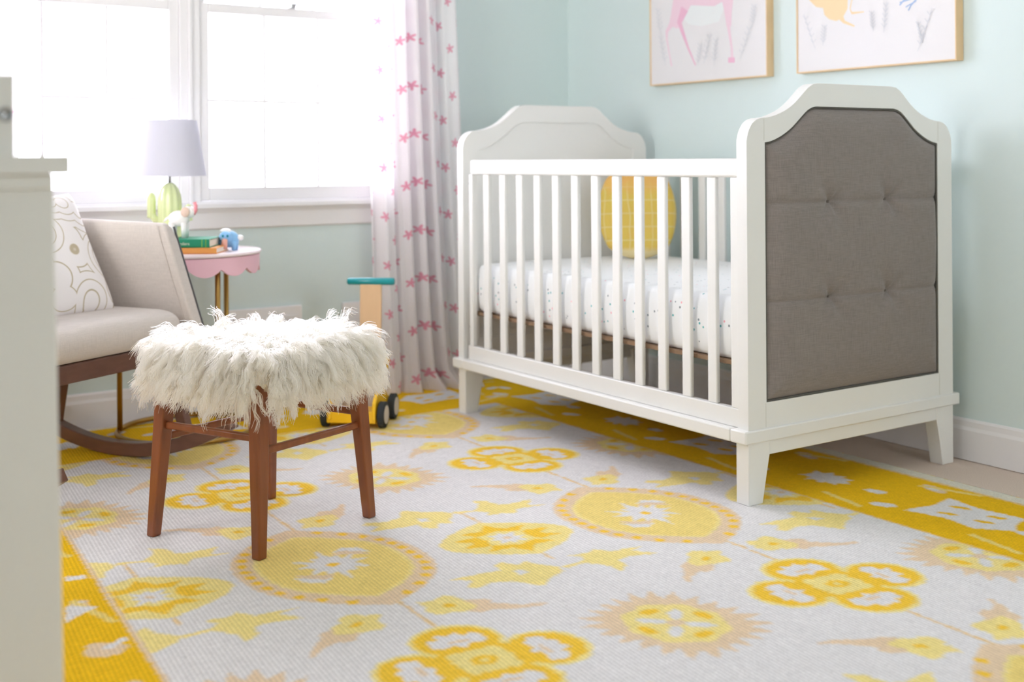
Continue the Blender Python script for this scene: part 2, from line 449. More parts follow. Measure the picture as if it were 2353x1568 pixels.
# low white wall covers seen between the table and the curtain
def vent(x0, x1, z0, z1, label):
    r = empty('wall_vent', ((x0 + x1) / 2, YW, z0), 0, label, 'vent')
    w = (x1 - x0) / 2; h = z1 - z0
    b = MB(); b.box(-w, w, -.014, 0, 0, h); b.build('cover', M['trim'], r, bevel=.004)
    b = MB()
    n = int((h - .05) / .012)
    for k in range(n): b.box(-w + .02, w - .02, -.018, -.0141, .025 + k * .012, .030 + k * .012)
    b.build('louvres', M['trim'], r)
    return r
vent(1.50, 1.815, .225, .350, 'wide white vent cover on the aqua wall below the window')
vent(1.98, 2.075, .225, .345, 'small white vent cover beside the starred curtain hem')

# ------------------------------------------------------------------ rug
def in_poly(px, py, poly):
    ins = np.zeros(px.shape, bool); n = len(poly); j = n - 1
    for i in range(n):
        xi, yi = poly[i]; xj, yj = poly[j]
        if yi != yj:
            c = ((yi > py) != (yj > py)) & (px < (xj - xi) * (py - yi) / (yj - yi) + xi)
            ins ^= c
        j = i
    return ins

RX0, RX1, RY0, RY1 = .17, 2.795, .80, 4.035
CELL = .0048
nx, ny = int((RX1 - RX0) / CELL), int((RY1 - RY0) / CELL)
gx = np.linspace(RX0, RX1, nx); gy = np.linspace(RY0, RY1, ny)
GX, GY = np.meshgrid(gx, gy)
def c3(rgb): return np.array(lin(rgb)[:3])
CREAM, LEMON, LEMON2 = c3((229, 227, 227)), c3((242, 224, 148)), c3((240, 216, 132))
GOLD, BGOLD, PEACH = c3((246, 202, 66)), c3((240, 192, 30)), c3((232, 208, 176))
DYE = np.tile(CREAM, (ny, nx, 1)).astype(float)
# slightly uneven thread boundaries
wob = rng.normal(0, 1, (ny, nx))
WX = GX + .0016 * wob; WY = GY + .0016 * rng.normal(0, 1, (ny, nx))
def paint(poly, col):
    xs = [p[0] for p in poly]; ys = [p[1] for p in poly]
    i0 = max(0, int((min(xs) - RX0) / CELL) - 2); i1 = min(nx, int((max(xs) - RX0) / CELL) + 3)
    j0 = max(0, int((min(ys) - RY0) / CELL) - 2); j1 = min(ny, int((max(ys) - RY0) / CELL) + 3)
    if i1 <= i0 or j1 <= j0: return
    m = in_poly(WX[j0:j1, i0:i1], WY[j0:j1, i0:i1], poly)
    DYE[j0:j1, i0:i1][m] = col
U = np.array([.80, -.105]); V = np.array([.034, 1.24])
UN = U / np.linalg.norm(U); VN = V / np.linalg.norm(V)
O0 = np.array([1.925, 1.655])
def loc(pts, c, su=1, sv=1): return [tuple(c + su * a * UN + sv * b_ * VN) for a, b_ in pts]
def line(p, q, w, col):
    p, q = np.array(p), np.array(q); d = (q - p) / np.linalg.norm(q - p); n = np.array([-d[1], d[0]]) * w / 2
    paint([tuple(p + n), tuple(q + n), tuple(q - n), tuple(p - n)], col)
def ellp(a, b_, ra, rb, rot=0, n=22):
    return [(a + ra * math.cos(t) * math.cos(rot) - rb * math.sin(t) * math.sin(rot), b_ + ra * math.cos(t) * math.sin(rot) + rb * math.sin(t) * math.cos(rot)) for t in [2 * PI * k / n for k in range(n)]]

def quat(c):
    # four lobes along the warp and weft: pale rim, gold, white tulip, lemon heart
    LB = ((0, .098, .078, .066, 0), (0, -.098, .078, .066, PI), (.122, -.004, .070, .070, -PI / 2), (-.122, .004, .070, .070, PI / 2))
    for k_, col in ((.011, LEMON), (0, GOLD)):
        for u_, v_, ru, rv, a_ in LB:
            paint(loc(ellp(u_, v_, ru + k_, rv + k_), c), col)
        paint(loc(ellp(0, 0, .085 + k_, .080 + k_), c), col)
    for u_, v_, ru, rv, a_ in LB:
        # three-pointed tulip opening outward (local +y is outward)
        k = [(0, -.036), (.014, -.018), (.050, -.022), (.056, .006), (.044, .026), (.022, .018), (.014, .040), (-.006, .030), (-.026, .040), (-.030, .018), (-.052, .022), (-.056, -.008), (-.040, -.024), (-.012, -.018)]
        ca, sa_ = math.cos(a_), math.sin(a_)
        paint(loc([(u_ + x_ * ca - y_ * sa_, v_ + x_ * sa_ + y_ * ca) for x_, y_ in k], c), CREAM)
        paint(loc([(u_ + x_ * ca - y_ * sa_, v_ + x_ * sa_ + y_ * ca) for x_, y_ in ellp(.002, -.004, .022, .006)], c), PEACH)
    paint(loc(ellp(0, 0, .056, .050), c), LEMON)
    for a_ in range(4): paint(loc(ellp(.050 * math.cos(a_ * PI / 2 + .78), .046 * math.sin(a_ * PI / 2 + .78), .018, .018), c), LEMON)
    paint(loc(ellp(0, 0, .026, .020), c), GOLD)
    paint(loc(ellp(0, 0, .008, .008), c), LEMON)

def medal(c):
    # long leaf medallion, dotted peach border, cream sprig heart
    def leaf(hu, hv, n=16):
        L = []
        for k in range(n + 1):
            v = -hv + 2 * hv * k / n; t = abs(v) / hv
            L.append((hu * (1 - t ** 2.6), v))
        return L + [(-a, b_) for a, b_ in L[::-1][1:-1]]
    paint(loc(leaf(.205, .282), c), PEACH)
    paint(loc(leaf(.160, .225), c), LEMON)
    for sgn in (-1, 1):
        for k in range(1, 14):
            v = -.27 + .54 * k / 14; t = abs(v) / .282
            u = .205 * (1 - t ** 2.6) - .024
            if u > .01: paint(loc(ellp(sgn * u, v, .0115, .0125), c), GOLD)
    paint(loc(leaf(.150, .215), c), LEMON2)
    star = [(0, .110), (.012, .050), (.034, .058), (.028, .030), (.075, .058), (.046, .018), (.085, .010), (.046, -.006), (.068, -.048), (.030, -.026), (.034, -.056), (.012, -.048), (0, -.110),
            (-.012, -.048), (-.034, -.056), (-.030, -.026), (-.068, -.048), (-.046, -.006), (-.085, .010), (-.046, .018), (-.075, .058), (-.028, .030), (-.034, .058), (-.012, .050)]
    paint(loc(star, c), CREAM)
    for s_ in (-1, 1):
        paint(loc([(s_ * .030, s_ * .075), (s_ * .060, s_ * .100), (s_ * .095, s_ * .085), (s_ * .105, s_ * .045), (s_ * .080, s_ * .062), (s_ * .055, s_ * .070)], c), CREAM)
        paint(loc([(s_ * .020, s_ * .060), (s_ * .048, s_ * .082), (s_ * .086, s_ * .060), (s_ * .098, s_ * .030), (s_ * .074, s_ * .042), (s_ * .048, s_ * .055)], c), PEACH)
    paint(loc(ellp(0, 0, .013, .012), c), GOLD)

def lens(c):
    def leaf(hu, hv, n=14):
        L = []
        for k in range(n + 1):
            v = -hv + 2 * hv * k / n; t = abs(v) / hv
            L.append((hu * (1 - t ** 1.9), v))
        return L + [(-a, b_) for a, b_ in L[::-1][1:-1]]
    paint(loc(leaf(.165, .135), c), LEMON)
    for s_ in (-1, 1):
        paint(loc([(0, s_ * .110), (.030, s_ * .068), (.085, s_ * .070), (.055, s_ * .036), (.018, s_ * .048), (0, s_ * .058), (-.018, s_ * .048), (-.055, s_ * .036), (-.085, s_ * .070), (-.030, s_ * .068)], c), GOLD)
        paint(loc([(s_ * .125, .030), (s_ * .062, .036), (s_ * .050, 0), (s_ * .062, -.036), (s_ * .125, -.030), (s_ * .085, 0)], c), GOLD)
    cr = []
    for k in range(16):
        a = 2 * PI * k / 16; r = .052 if k % 4 == 2 else (.044 if k % 2 == 0 else .026)
        cr.append((r * math.cos(a), r * math.sin(a)))
    paint(loc(cr, c), CREAM)
    paint(loc(ellp(0, 0, .010, .010), c), PEACH)

def sun(c):
    pts = []
    n = 23
    for k in range(2 * n):
        a = 2 * PI * k / (2 * n)
        ru, rv = (.165, .178) if k % 2 == 0 else (.118, .132)
        q = (abs(math.cos(a)) ** 3.2 + abs(math.sin(a)) ** 3.2) ** (-1 / 3.2)
        pts.append((ru * q * math.cos(a) * .92, rv * q * math.sin(a) * .92))
    rot = .35
    pts = [(a * math.cos(rot) - b_ * math.sin(rot), a * math.sin(rot) + b_ * math.cos(rot)) for a, b_ in pts]
    paint(loc(pts, c), PEACH)
    bl = []
    for k in range(40):
        a = 2 * PI * k / 40; q = 1 + .05 * math.cos(8 * a)
        bl.append((.094 * q * math.cos(a), .100 * q * math.sin(a)))
    paint(loc(bl, c), LEMON)
    for k in range(4):
        a = PI / 2 * k + .1
        paint(loc(ellp(.068 * math.cos(a), .070 * math.sin(a), .022, .013, a + PI / 2), c), GOLD)
        a += PI / 4
        paint(loc(ellp(.042 * math.cos(a), .044 * math.sin(a), .030, .013, a + PI / 2 * 0), c), CREAM)
    paint(loc(ellp(0, 0, .018, .014), c), PEACH)

def bird(c, head, tail, big=1.0):
    h = c + np.array(head); d = np.array(tail); L = np.linalg.norm(d); e = d / L; n = np.array([-e[1], e[0]])
    T_ = lambda pts: [tuple(h + a * e + b_ * n) for a, b_ in pts]
    paint(T_([(.02, .030), (.055, .040), (.075, .030), (.068, .018), (L * .85, .012), (L * 1.1, .024), (L * 1.12, .014), (L * .9, -.004), (.075, -.020), (.060, -.034), (.03, -.030)]), PEACH)
    bl = []
    for k in range(24):
        a = 2 * PI * k / 24; q = 1 + .20 * math.cos(3 * a + .6) + .06 * math.cos(7 * a)
        bl.append((.046 * q * math.cos(a) - .008, .046 * q * math.sin(a)))
    paint(T_(bl), LEMON)
    paint(T_([(-.075, .012), (-.035, .026), (-.035, -.016), (-.06, -.01)]), LEMON)
    paint(T_(ellp(-.008, 0, .014, .010)), GOLD)

LC = np.array([1.533, 2.298])
def tolens(q):
    w_ = np.array(fl(*q)[:2]) - LC
    return np.linalg.solve(np.array([[UN[0], VN[0]], [UN[1], VN[1]]]), w_)
TUL = [[tolens(q) for q in k] for k in (
    ((1285, 1303), (1262, 1300), (1237, 1298), (1205, 1289), (1190, 1299), (1150, 1292), (1135, 1302), (1150, 1311), (1110, 1317), (1032, 1333), (1085, 1335), (1070, 1350), (1098, 1352), (1130, 1339), (1180, 1336), (1248, 1348), (1262, 1331), (1292, 1313)),
    ((1285, 1303), (1335, 1291), (1340, 1281), (1308, 1277), (1350, 1271), (1365, 1262), (1400, 1268), (1478, 1254), (1450, 1265), (1508, 1272), (1440, 1280), (1420, 1287), (1440, 1300), (1425, 1313), (1400, 1301), (1370, 1297), (1340, 1294), (1300, 1307)))]
TH = [tolens(q) for q in ((1175, 1313), (1195, 1309), (1215, 1315), (1196, 1322))]
def tulips(c, sv):
    # a pair of forked lilies springing from each lens tip
    for k in TUL:
        paint([tuple(c + a * UN + b_ * (1 if sv < 0 else -1) * VN) for a, b_ in k], LEMON)
    paint([tuple(c + a * UN + b_ * (1 if sv < 0 else -1) * VN) for a, b_ in TH], CREAM)

STEM = c3((232, 200, 140))
cells = [(i, j) for i in range(-2, 2) for j in range(-2, 3)]
for i, j in cells:
    c = O0 + i * U + j * V; cm = c + .5 * V + np.array([-.015, -.015])
    line(tuple(c - .2 * VN), tuple(c + V + .2 * VN), .008, STEM)
    cl = c - .5 * U + .5 * V + np.array([0, 0])
    line(tuple(cl - .21 * VN), tuple(cl + .21 * VN), .008, STEM)
for i, j in cells:
    c = O0 + i * U + j * V
    medal(c + .5 * V + np.array([-.02, -.015])); quat(c)
    s_ = c - .5 * U; sun(s_ + np.array([-.012, -.015])); l_ = s_ + .5 * V + np.array([-.008, -.03])
    lens(l_); tulips(l_, 1); tulips(l_, -1)
    for hd, tl in (((-.121, .268), (-.120, -.062)), ((.088, .25), (.132, -.10)), ((-.130, -.292), (-.112, .11)), ((.079, -.325), (.100, .070))):
        bird(c, hd, tl)
# borders
def rect(x0, x1, y0, y1, col): paint([(x0, y0), (x1, y0), (x1, y1), (x0, y1)], col)
FX, FXL, FYB = 2.357, .66, 3.60
paint([(FX, RY0), (RX1, RY0), (RX1, RY1), (FX, RY1)], BGOLD)
paint([(RX0, FYB), (RX1, FYB), (RX1, RY1), (RX0, RY1)], BGOLD)
paint([(RX0, RY0), (FXL - .05, RY0), (FXL - .028, 2.0), (FXL + .035, 3.0), (FXL + .05, RY1), (RX0, RY1)], BGOLD)
line((FX, RY0), (FX, FYB), .007, STEM); line((FXL, FYB), (FX, FYB), .007, STEM)
line((.632, 1.95), (.694, 2.9), .010, PEACH); line((.694, 2.9), (.72, 3.6), .010, PEACH); line((.632, 1.95), (.60, 1.2), .010, PEACH)
def lobed(c, d, sc_=1.0):
    n = np.array([-d[1], d[0]])
    k = [(-.075, 0), (-.050, .018), (-.055, .040), (-.022, .032), (-.016, .056), (.010, .036), (.030, .056), (.038, .028), (.075, .034), (.060, 0), (.075, -.034), (.038, -.028), (.030, -.056), (.010, -.036), (-.016, -.056), (-.022, -.032), (-.055, -.040), (-.050, -.018)]
    paint([tuple(c + sc_ * (a * d + b_ * n)) for a, b_ in k], CREAM)
def block(c, d):
    n = np.array([-d[1], d[0]])
    k = [(-.13, .020), (-.06, .085), (.03, .070), (.13, .095), (.115, .0), (.13, -.085), (.03, -.065), (-.09, -.080), (-.10, -.02)]
    paint([tuple(c + a * d + b_ * n) for a, b_ in k], CREAM)
    for a, b_ in ((-.045, .02), (.05, .035), (.06, -.035), (-.04, -.035)):
        paint([tuple(c + x_ * d + y_ * n) for x_, y_ in ellp(a, b_, .026, .010, .4)], BGOLD)
def borderrun(p0, d, L):
    n = np.array([-d[1], d[0]]); s_ = 0; k = 0
    while s_ < L:
        c = p0 + d * s_
        if k % 2 == 0: lobed(c + n * .02, d)
        else: block(c, d)
        e = c + d * .19
        paint([tuple(e + a * d + b_ * n) for a, b_ in ellp(.0, .10, .034, .018, .5)], CREAM)
        paint([tuple(e + a * d + b_ * n) for a, b_ in ellp(.015, -.125, .045, .020, -.3)], PEACH)
        paint([tuple(e + a * d + b_ * n) for a, b_ in ellp(.025, -.125, .026, .012, -.3)], CREAM)
        paint([tuple(e + a * d + b_ * n) for a, b_ in ellp(.09, .02, .030, .016, .2)], CREAM)
        line(tuple(e - d * .10 - n * .17), tuple(e + d * .06 - n * .12), .016, LEMON2)
        line(tuple(e + d * .02 + n * .16), tuple(e + d * .17 + n * .13), .016, LEMON2)
        s_ += .44; k += 1
borderrun(np.array([2.56, 1.335 + 0]), np.array([0, 1.0]), 2.3)
borderrun(np.array([.90, 3.82]), np.array([1.0, 0]), 1.6)
borderrun(np.array([.42, 1.35]), np.array([0.05, 1.0]) / np.linalg.norm([.05, 1]), 2.3)
# seen white tongues and peach bar in the near left border
paint([tuple(fl(*q)[:2]) for q in ((150, 1327), (196, 1322), (200, 1330), (150, 1336))], CREAM)
paint([tuple(fl(*q)[:2]) for q in ((150, 1394), (228, 1394), (200, 1406), (172, 1420), (150, 1434))], CREAM)
paint([tuple(fl(*q)[:2]) for q in ((198, 1482), (260, 1476), (300, 1484), (272, 1505), (225, 1513), (196, 1508))], PEACH)
paint([tuple(fl(*q)[:2]) for q in ((232, 1490), (288, 1463), (294, 1472), (250, 1493))], CREAM)
EDGE = c3((226, 222, 206))
rect(2.745, RX1, RY0, RY1, EDGE); rect(RX0, RX1, RY1 - .03, RY1, EDGE)
line((2.742, RY0), (2.742, RY1), .010, STEM)

# neighbouring threads mix at the edges, and the undyed wool is slightly mottled
D2 = DYE.copy(); D2[1:-1, 1:-1] = (DYE[1:-1, 1:-1] * 2 + DYE[:-2, 1:-1] + DYE[2:, 1:-1] + DYE[1:-1, :-2] + DYE[1:-1, 2:]) / 6; DYE = D2
mot = np.kron(rng.normal(0, 1, (ny // 3 + 1, nx // 3 + 1)), np.ones((3, 3)))[:ny, :nx]
DYE = np.clip(DYE * (1 + .018 * mot + .03 * wob)[..., None], 0, 1)
idx = np.arange(nx * ny).reshape(ny, nx)
quads = np.stack([idx[:-1, :-1], idx[:-1, 1:], idx[1:, 1:], idx[1:, :-1]], -1).reshape(-1, 4)
vz = .0005 * rng.normal(0, 1, (ny, nx)) * .3
top = np.stack([GX, GY, vz], -1).reshape(-1, 3)
# skirt down to the carpet so the rug has thickness
per = np.concatenate([idx[0, :], idx[1:, -1], idx[-1, -2::-1], idx[-2:0:-1, 0]])
low = top[per].copy(); low[:, 2] = -.0125
base = nx * ny; npz = len(per)
k = np.arange(npz); k2 = (k + 1) % npz
sk = np.stack([per[k], base + k, base + k2, per[k2]], -1)
allv = np.concatenate([top, low]); allq = np.concatenate([quads, sk])
me = bpy.data.meshes.new('area_rug')
me.vertices.add(len(allv)); me.vertices.foreach_set('co', allv.ravel())
me.loops.add(len(allq) * 4); me.loops.foreach_set('vertex_index', allq.ravel().astype(np.int32))
me.polygons.add(len(allq)); me.polygons.foreach_set('loop_start', np.arange(0, len(allq) * 4, 4, dtype=np.int32))
me.update(calc_edges=True)
ca = me.color_attributes.new('dye', 'FLOAT_COLOR', 'POINT')
cols = np.ones((len(allv), 4)); cols[:base, :3] = DYE.reshape(-1, 3); cols[base:, :3] = DYE.reshape(-1, 3)[per]
ca.data.foreach_set('color', cols.ravel())
me.materials.append(M['rug'])
rug = bpy.data.objects.new('area_rug', me); link(rug)
tag(rug, 'large cream rug with yellow medallions, flowers and a gold border on the carpet', 'rug')

# ------------------------------------------------------------------ crib
CX0, CX1, CY0, CY1 = 2.169, 3.003, 2.148, 3.548
crib = empty('baby_crib', ((CX0 + CX1) / 2, (CY0 + CY1) / 2, 0), 0, 'white wooden crib with curved ends and a grey tufted end panel', 'crib')
cx, cy = crib.location[0], crib.location[1]
def interp(tab, x):
    xs = [a for a, _ in tab]; ys = [b_ for _, b_ in tab]
    return float(np.interp(x, xs, ys))
OUT = [(0, .925), (.004, .942), (.010, .955), (.020, .969), (.034, .979), (.050, .984), (.070, .985), (.090, .988), (.112, .994), (.135, 1.002), (.158, 1.013), (.180, 1.027), (.200, 1.043), (.216, 1.057), (.230, 1.068), (.245, 1.076), (.262, 1.079), (.42, 1.079)]
INN = [(0, .921), (.020, .924), (.040, .930), (.062, .939), (.085, .951), (.105, .964), (.125, .980), (.142, .994), (.158, 1.006), (.172, 1.013), (.190, 1.017), (.36, 1.017)]
def topo(x): return interp(OUT, min(x - CX0, CX1 - x))
IX0, IX1, IZ0 = 2.2345, 2.9375, .256
def topi(x): return interp(INN, min(x - IX0, IX1 - x))
def loop(x0, x1, zb, topf, n=60, smooth_at=None):
    t = [0.5 - .5 * math.cos(PI * k / n) for k in range(n + 1)]
    P = [(x0, zb)] + [(x0, zb + (topf(x0) - zb) * k / 6) for k in range(1, 6)]
    P += [(x0 + (x1 - x0) * q, topf(x0 + (x1 - x0) * q)) for q in t]
    P += [(x1, zb + (topf(x1) - zb) * k / 6) for k in range(5, 0, -1)] + [(x1, zb)]
    P += [(x1 + (x0 - x1) * k / 8, zb) for k in range(1, 8)]
    return P
def end_panel(ya, yb, name):
    Lo = loop(CX0, CX1, .185, topo); Li = loop(IX0, IX1, IZ0, topi); n = len(Lo)
    b = MB()
    vs = [(x - cx, ya - cy, z) for x, z in Lo] + [(x - cx, ya - cy, z) for x, z in Li] + [(x - cx, yb - cy, z) for x, z in Lo] + [(x - cx, yb - cy, z) for x, z in Li]
    fs = []
    for i in range(n):
        j = (i + 1) % n
        fs += [(i, j, n + j, n + i), (2 * n + j, 2 * n + i, 3 * n + i, 3 * n + j), (j, i, 2 * n + i, 2 * n + j), (n + i, n + j, 3 * n + j, 3 * n + i)]
    b.add(vs, fs)
    return b.build(name, M['crib'], crib, bevel=.003)
near = end_panel(CY0, CY0 + .036, 'end_frame')
far = end_panel(CY1 - .036, CY1, 'end_frame')
def fill_grid(x0, x1, zb, topf, yfun, nu, nv, name, m, parent, smooth=True):
    b = MB(); vs = []; fs = []
    for j in range(nv + 1):
        for i in range(nu + 1):
            x = x0 + (x1 - x0) * i / nu; z = zb + (topf(x) - zb) * j / nv
            vs.append((x - cx, yfun(x, z, i / nu, j / nv) - cy, z))
    for j in range(nv):
        for i in range(nu):
            a = j * (nu + 1) + i; fs.append((a, a + 1, a + nu + 2, a + nu + 1))
    b.add(vs, fs); return b.build(name, m, parent, smooth=smooth, fix=False)
BT = [(2.4715, .764), (2.7055, .766), (2.4715, .511), (2.7055, .511)]
def puff(x, z, u, v):
    e = min(u * (IX1 - IX0), (1 - u) * (IX1 - IX0), v * .7, (1 - v) * (topi(x) - IZ0)); e = max(0, e)
    h = .030 * (1 - math.exp(-e / .026))
    zc = .765 if z > .64 else .511
    seam = abs(z - (.765 if z > .64 else .511))
    h -= .0075 * math.exp(-seam / .009)
    h += .003 * math.exp(-((z - .64) / .08) ** 2) 
    for bx, bz in BT:
        d = math.hypot(x - bx, z - bz)
        h -= .021 * math.exp(-d / .026)
        # radiating pull folds
        a = math.atan2(z - bz, x - bx)
        h += .0042 * math.exp(-(d / .085) ** 2) * math.cos(4 * a + .6) * min(1, d / .02)
    return CY0 + .010 - h
fab = fill_grid(IX0 + .0015, IX1 - .0015, IZ0 + .0015, lambda x: topi(x) - .0015, puff, 200, 220, 'upholstered_panel', M['linen'], near)
fab['label'] = 'grey tufted linen panel'
bk = MB(); L = loop(IX0, IX1, IZ0, topi); n = len(L)
bk.add([(x - cx, CY0 + .0225 - cy, z) for x, z in L] + [(x - cx, CY0 + .033 - cy, z) for x, z in L], [tuple(range(n)), tuple(range(2 * n - 1, n - 1, -1))] + [(i, (i + 1) % n, n + (i + 1) % n, n + i) for i in range(n)])
bk.build('panel_back', M['crib'], near)
pp = MB(); Lp = loop(IX0 + .003, IX1 - .003, IZ0 + .003, lambda x: topi(x) - .003)
pp.tube([(x - cx, CY0 + .004 - cy, z) for x, z in Lp], .0032, 8, close=True); pp.build('piping', M['piping'], near, smooth=True)
for bx, bz in BT:
    b = MB(); b.ell((bx - cx, puff(bx, bz, .4, .5) - .002 - cy, bz), (.008, .004, .008), 14, 8); b.build('button', M['tuftbtn'], near, smooth=True)
pf = MB(); pf.add([(x - cx, CY1 - .032 - cy, z) for x, z in L] + [(x - cx, CY1 - .006 - cy, z) for x, z in L], [tuple(range(n)), tuple(range(2 * n - 1, n - 1, -1))] + [(i, (i + 1) % n, n + (i + 1) % n, n + i) for i in range(n)])
pf.build('inset_panel', M['crib'], far)
for xs in (2.2315, 2.9405):
    for za, zb in ((.193, .254), (.926, .982)):
        b = MB(); b.box(xs - .0007 - cx, xs + .0007 - cx, CY0 - .0003 - cy, CY0 + .001 - cy, za, zb)
        b.build('joint_line', M['joint'], near)  # thin grey strip marking the post seam
# cap ledge around the base
b = MB()
e = .016
b.box(CX0 - e - cx, CX1 + e + .008 - cx, CY0 - .006 - cy, CY0 + .050 - cy, .157, .191)
b.box(CX0 - e - cx, CX1 + e + .008 - cx, CY1 - .050 - cy, CY1 + e - cy, .157, .191)
b.box(CX0 - e - cx, CX0 + .028 - cx, CY0 + .0501 - cy, CY1 - .0501 - cy, .157, .191)
b.box(CX1 - .028 - cx, CX1 + e + .008 - cx, CY0 + .0501 - cy, CY1 - .0501 - cy, .157, .191)
b.build('base_ledge', M['crib'], crib, bevel=.004)
# aprons under the ledge on both ends
for ya, yb in ((CY0 + .002, CY0 + .028), (CY1 - .028, CY1 - .002)):
    b = MB(); b.box(CX0 + .04 - cx, CX1 - .04 - cx, ya - cy, yb - cy, .121, .1571); b.build('end_apron', M['crib'], crib, bevel=.002)
# four tapered feet
for sx in (0, 1):
    for sy in (0, 1):
        xo = CX0 if sx == 0 else CX1; xi = xo + (1 if sx == 0 else -1) * .076; xb = xo + (1 if sx == 0 else -1) * .050
        yo = CY0 if sy == 0 else CY1; yi = yo + (1 if sy == 0 else -1) * .044
        b = MB(); z0 = 0 if sx == 0 else -.012
        def q(xa, z, yi_=yi): return [(min(xo, xa) - cx, min(yo, yi_) - cy, z), (max(xo, xa) - cx, min(yo, yi_) - cy, z), (max(xo, xa) - cx, max(yo, yi_) - cy, z), (min(xo, xa) - cx, max(yo, yi_) - cy, z)]
        b.ring([q(xb, z0), q(xb + (xi - xb) * .55, .07), q(xi, .122), q(xi, .158)])
        b.build('leg', M['crib'], crib, bevel=.002)
# side rails and slats
def side(xa, xb, front):
    b = MB(); b.box(xa - cx, xb - cx, CY0 + .036 - cy, CY1 - .078 - cy, .832, .881); b.build('top_rail', M['crib'], crib, bevel=.006, seg=3)
    b = MB(); b.box(xa - cx, xb - cx, CY0 + .036 - cy, CY1 - .060 - cy, .191, .240); b.build('bottom_rail', M['crib'], crib, bevel=.003)
    for y0, y1 in ((CY0 + .036, CY0 + .066), (CY1 - .088, CY1 - .066)):
        b = MB(); b.box(xa + .002 - cx, xb - .002 - cx, y0 - cy, y1 - cy, .240, .832); b.build('stile', M['crib'], crib, bevel=.002)
    xm = (xa + xb) / 2
    b = MB(); b.box(xm - .0065 - cx, xm + .0065 - cx, -.017, .017, .240, .832)
    proto = b.build('slat', M['crib'], crib, bevel=.003)
    for k in range(12):
        s_ = proto if k == 0 else clone(proto, crib)
        s_.location.y = 3.379 - k * .0993 - cy
side(CX0 + .004, CX0 + .026, True)
side(CX1 - .026, CX1 - .004, False)
# bolts on the far post inside edge
for z in (.30, .80):
    b = MB(); b.tube([(CX0 + .030 - cx, CY1 - .040 - cy, z), (CX0 + .030 - cx, CY1 - .036 - cy, z)], .006, 12); b.build('bolt', M['darkmetal'], crib)
b = MB(); b.box(CX0 + .034 - cx, CX1 - .034 - cx, CY0 + .040 - cy, CY1 - .040 - cy, .343, .354)
b.build('mattress_base', M['board'], crib)

# mattress
MX0, MX1, MY0, MY1 = CX0 + .036, CX1 - .036, CY0 + .048, CY1 - .052
def soft_box(w, d, h, rc, bulge=.0, nz=10, nc=8, ns=14):
    """rounded mattress / cushion block centred on x,y with base z=0"""
    rings = []
    for j in range(nz + 1):
        t = j / nz; a = PI * t
        zz = h * (.5 - .5 * math.cos(a)); ins = rc * (1 - math.sin(a) ** .55) - bulge * math.sin(a)
        W, D = w / 2 - ins, d / 2 - ins; r = max(.004, rc * 1.2)
        ring_ = []
        for cxn, cyn, a0 in ((1, 1, 0), (-1, 1, PI / 2), (-1, -1, PI), (1, -1, 3 * PI / 2)):
            for k in range(nc + 1):
                an = a0 + PI / 2 * k / nc
                ring_.append((cxn * (W - r) + r * math.cos(an), cyn * (D - r) + r * math.sin(an), zz))
        rings.append(ring_)
    return rings
b = MB(); b.ring(soft_box(MX1 - MX0, MY1 - MY0, .166, .024, .004))
mt = b.build('crib_mattress', M['sheet'], None, smooth=True)
mt.location = ((MX0 + MX1) / 2, (MY0 + MY1) / 2, .354)
tag(mt, 'crib mattress in a white speckled fitted sheet behind the slats', 'mattress')

# pineapple cushion leaning at the far end of the crib
def cushion(w, h, t, prof=None, nu=36, nv=36, pinch=.5):
    """pillow standing in local x-z, thickness y; returns MB"""
    b = MB()
    for sgn in (1, -1):
        vs = []; fs = []
        for j in range(nv + 1):
            for i in range(nu + 1):
                u = -1 + 2 * i / nu; v = -1 + 2 * j / nv
                if prof: # rounded outline
                    uu = u * math.sqrt(1 - v * v * .5 * prof); vv = v * math.sqrt(1 - u * u * .5 * prof)
                else:
                    uu = u * (1 - .07 * (1 - v * v) * 0 - .06 * (v * v) * 0 - .05 * (1 - v * v)); vv = v * (1 - .05 * (1 - u * u))
                th = t / 2 * ((1 - u ** 4) * (1 - v ** 4)) ** pinch
                vs.append((uu * w / 2, sgn * th, (vv + 1) * h / 2))
        for j in range(nv):
            for i in range(nu):
                a = j * (nu + 1) + i; fs.append((a, a + 1, a + nu + 2, a + nu + 1))
        b.add(vs, fs)
    return b
b = cushion(.285, .335, .085, prof=.85)
pc = b.build('pineapple_cushion', M['pineapple'], None, smooth=True)
pc.location = (2.772, 3.285, .522); pc.rotation_euler = (math.radians(-9), 0, -PSI + .05)
tag(pc, 'yellow and orange pineapple print cushion propped inside the crib', 'cushion')

# ------------------------------------------------------------------ framed prints on the art wall
def ap(px, py): q = hit(px, py, 0, XW - .033); return (q.y, q.z)
def picture(y0, y1, z0, z1, label, shapes):
    w, h = y1 - y0, z1 - z0; xo = XW
    r = empty('framed_print', (xo, (y0 + y1) / 2, z0), 0, label, 'picture', 'framed animal prints')
    b = MB(); f_ = .0045; D = .034
    W = w / 2
    b.box(-D, 0, -W, -W + f_, 0, h).box(-D, 0, W - f_, W, 0, h).box(-D, 0, -W + f_, W - f_, 0, f_).box(-D, 0, -W + f_, W - f_, h - f_, h)
    b.build('frame', M['artframe'], r, bevel=.001)
    b = MB(); b.box(-D + .004, -.004, -W + f_, W - f_, f_, h - f_)
    mats = [M['canvas'], M['artpink'], M['artpink2'], M['artgold'], M['artblue'], M['artgrey'], M['artpale']]
    for k, (ci, poly) in enumerate(shapes):
        b.cur = ci; xx = -D + .004 - .0002 - .00004 * k
        pts = [(xx, p[0] - (y0 + y1) / 2, p[1] - z0) for p in poly]
        b.add(pts, [tuple(range(len(pts)))])
    b.build('print', mats, r, fix=False)
    return r
def P(*q): return [ap(a, b_) for a, b_ in q]
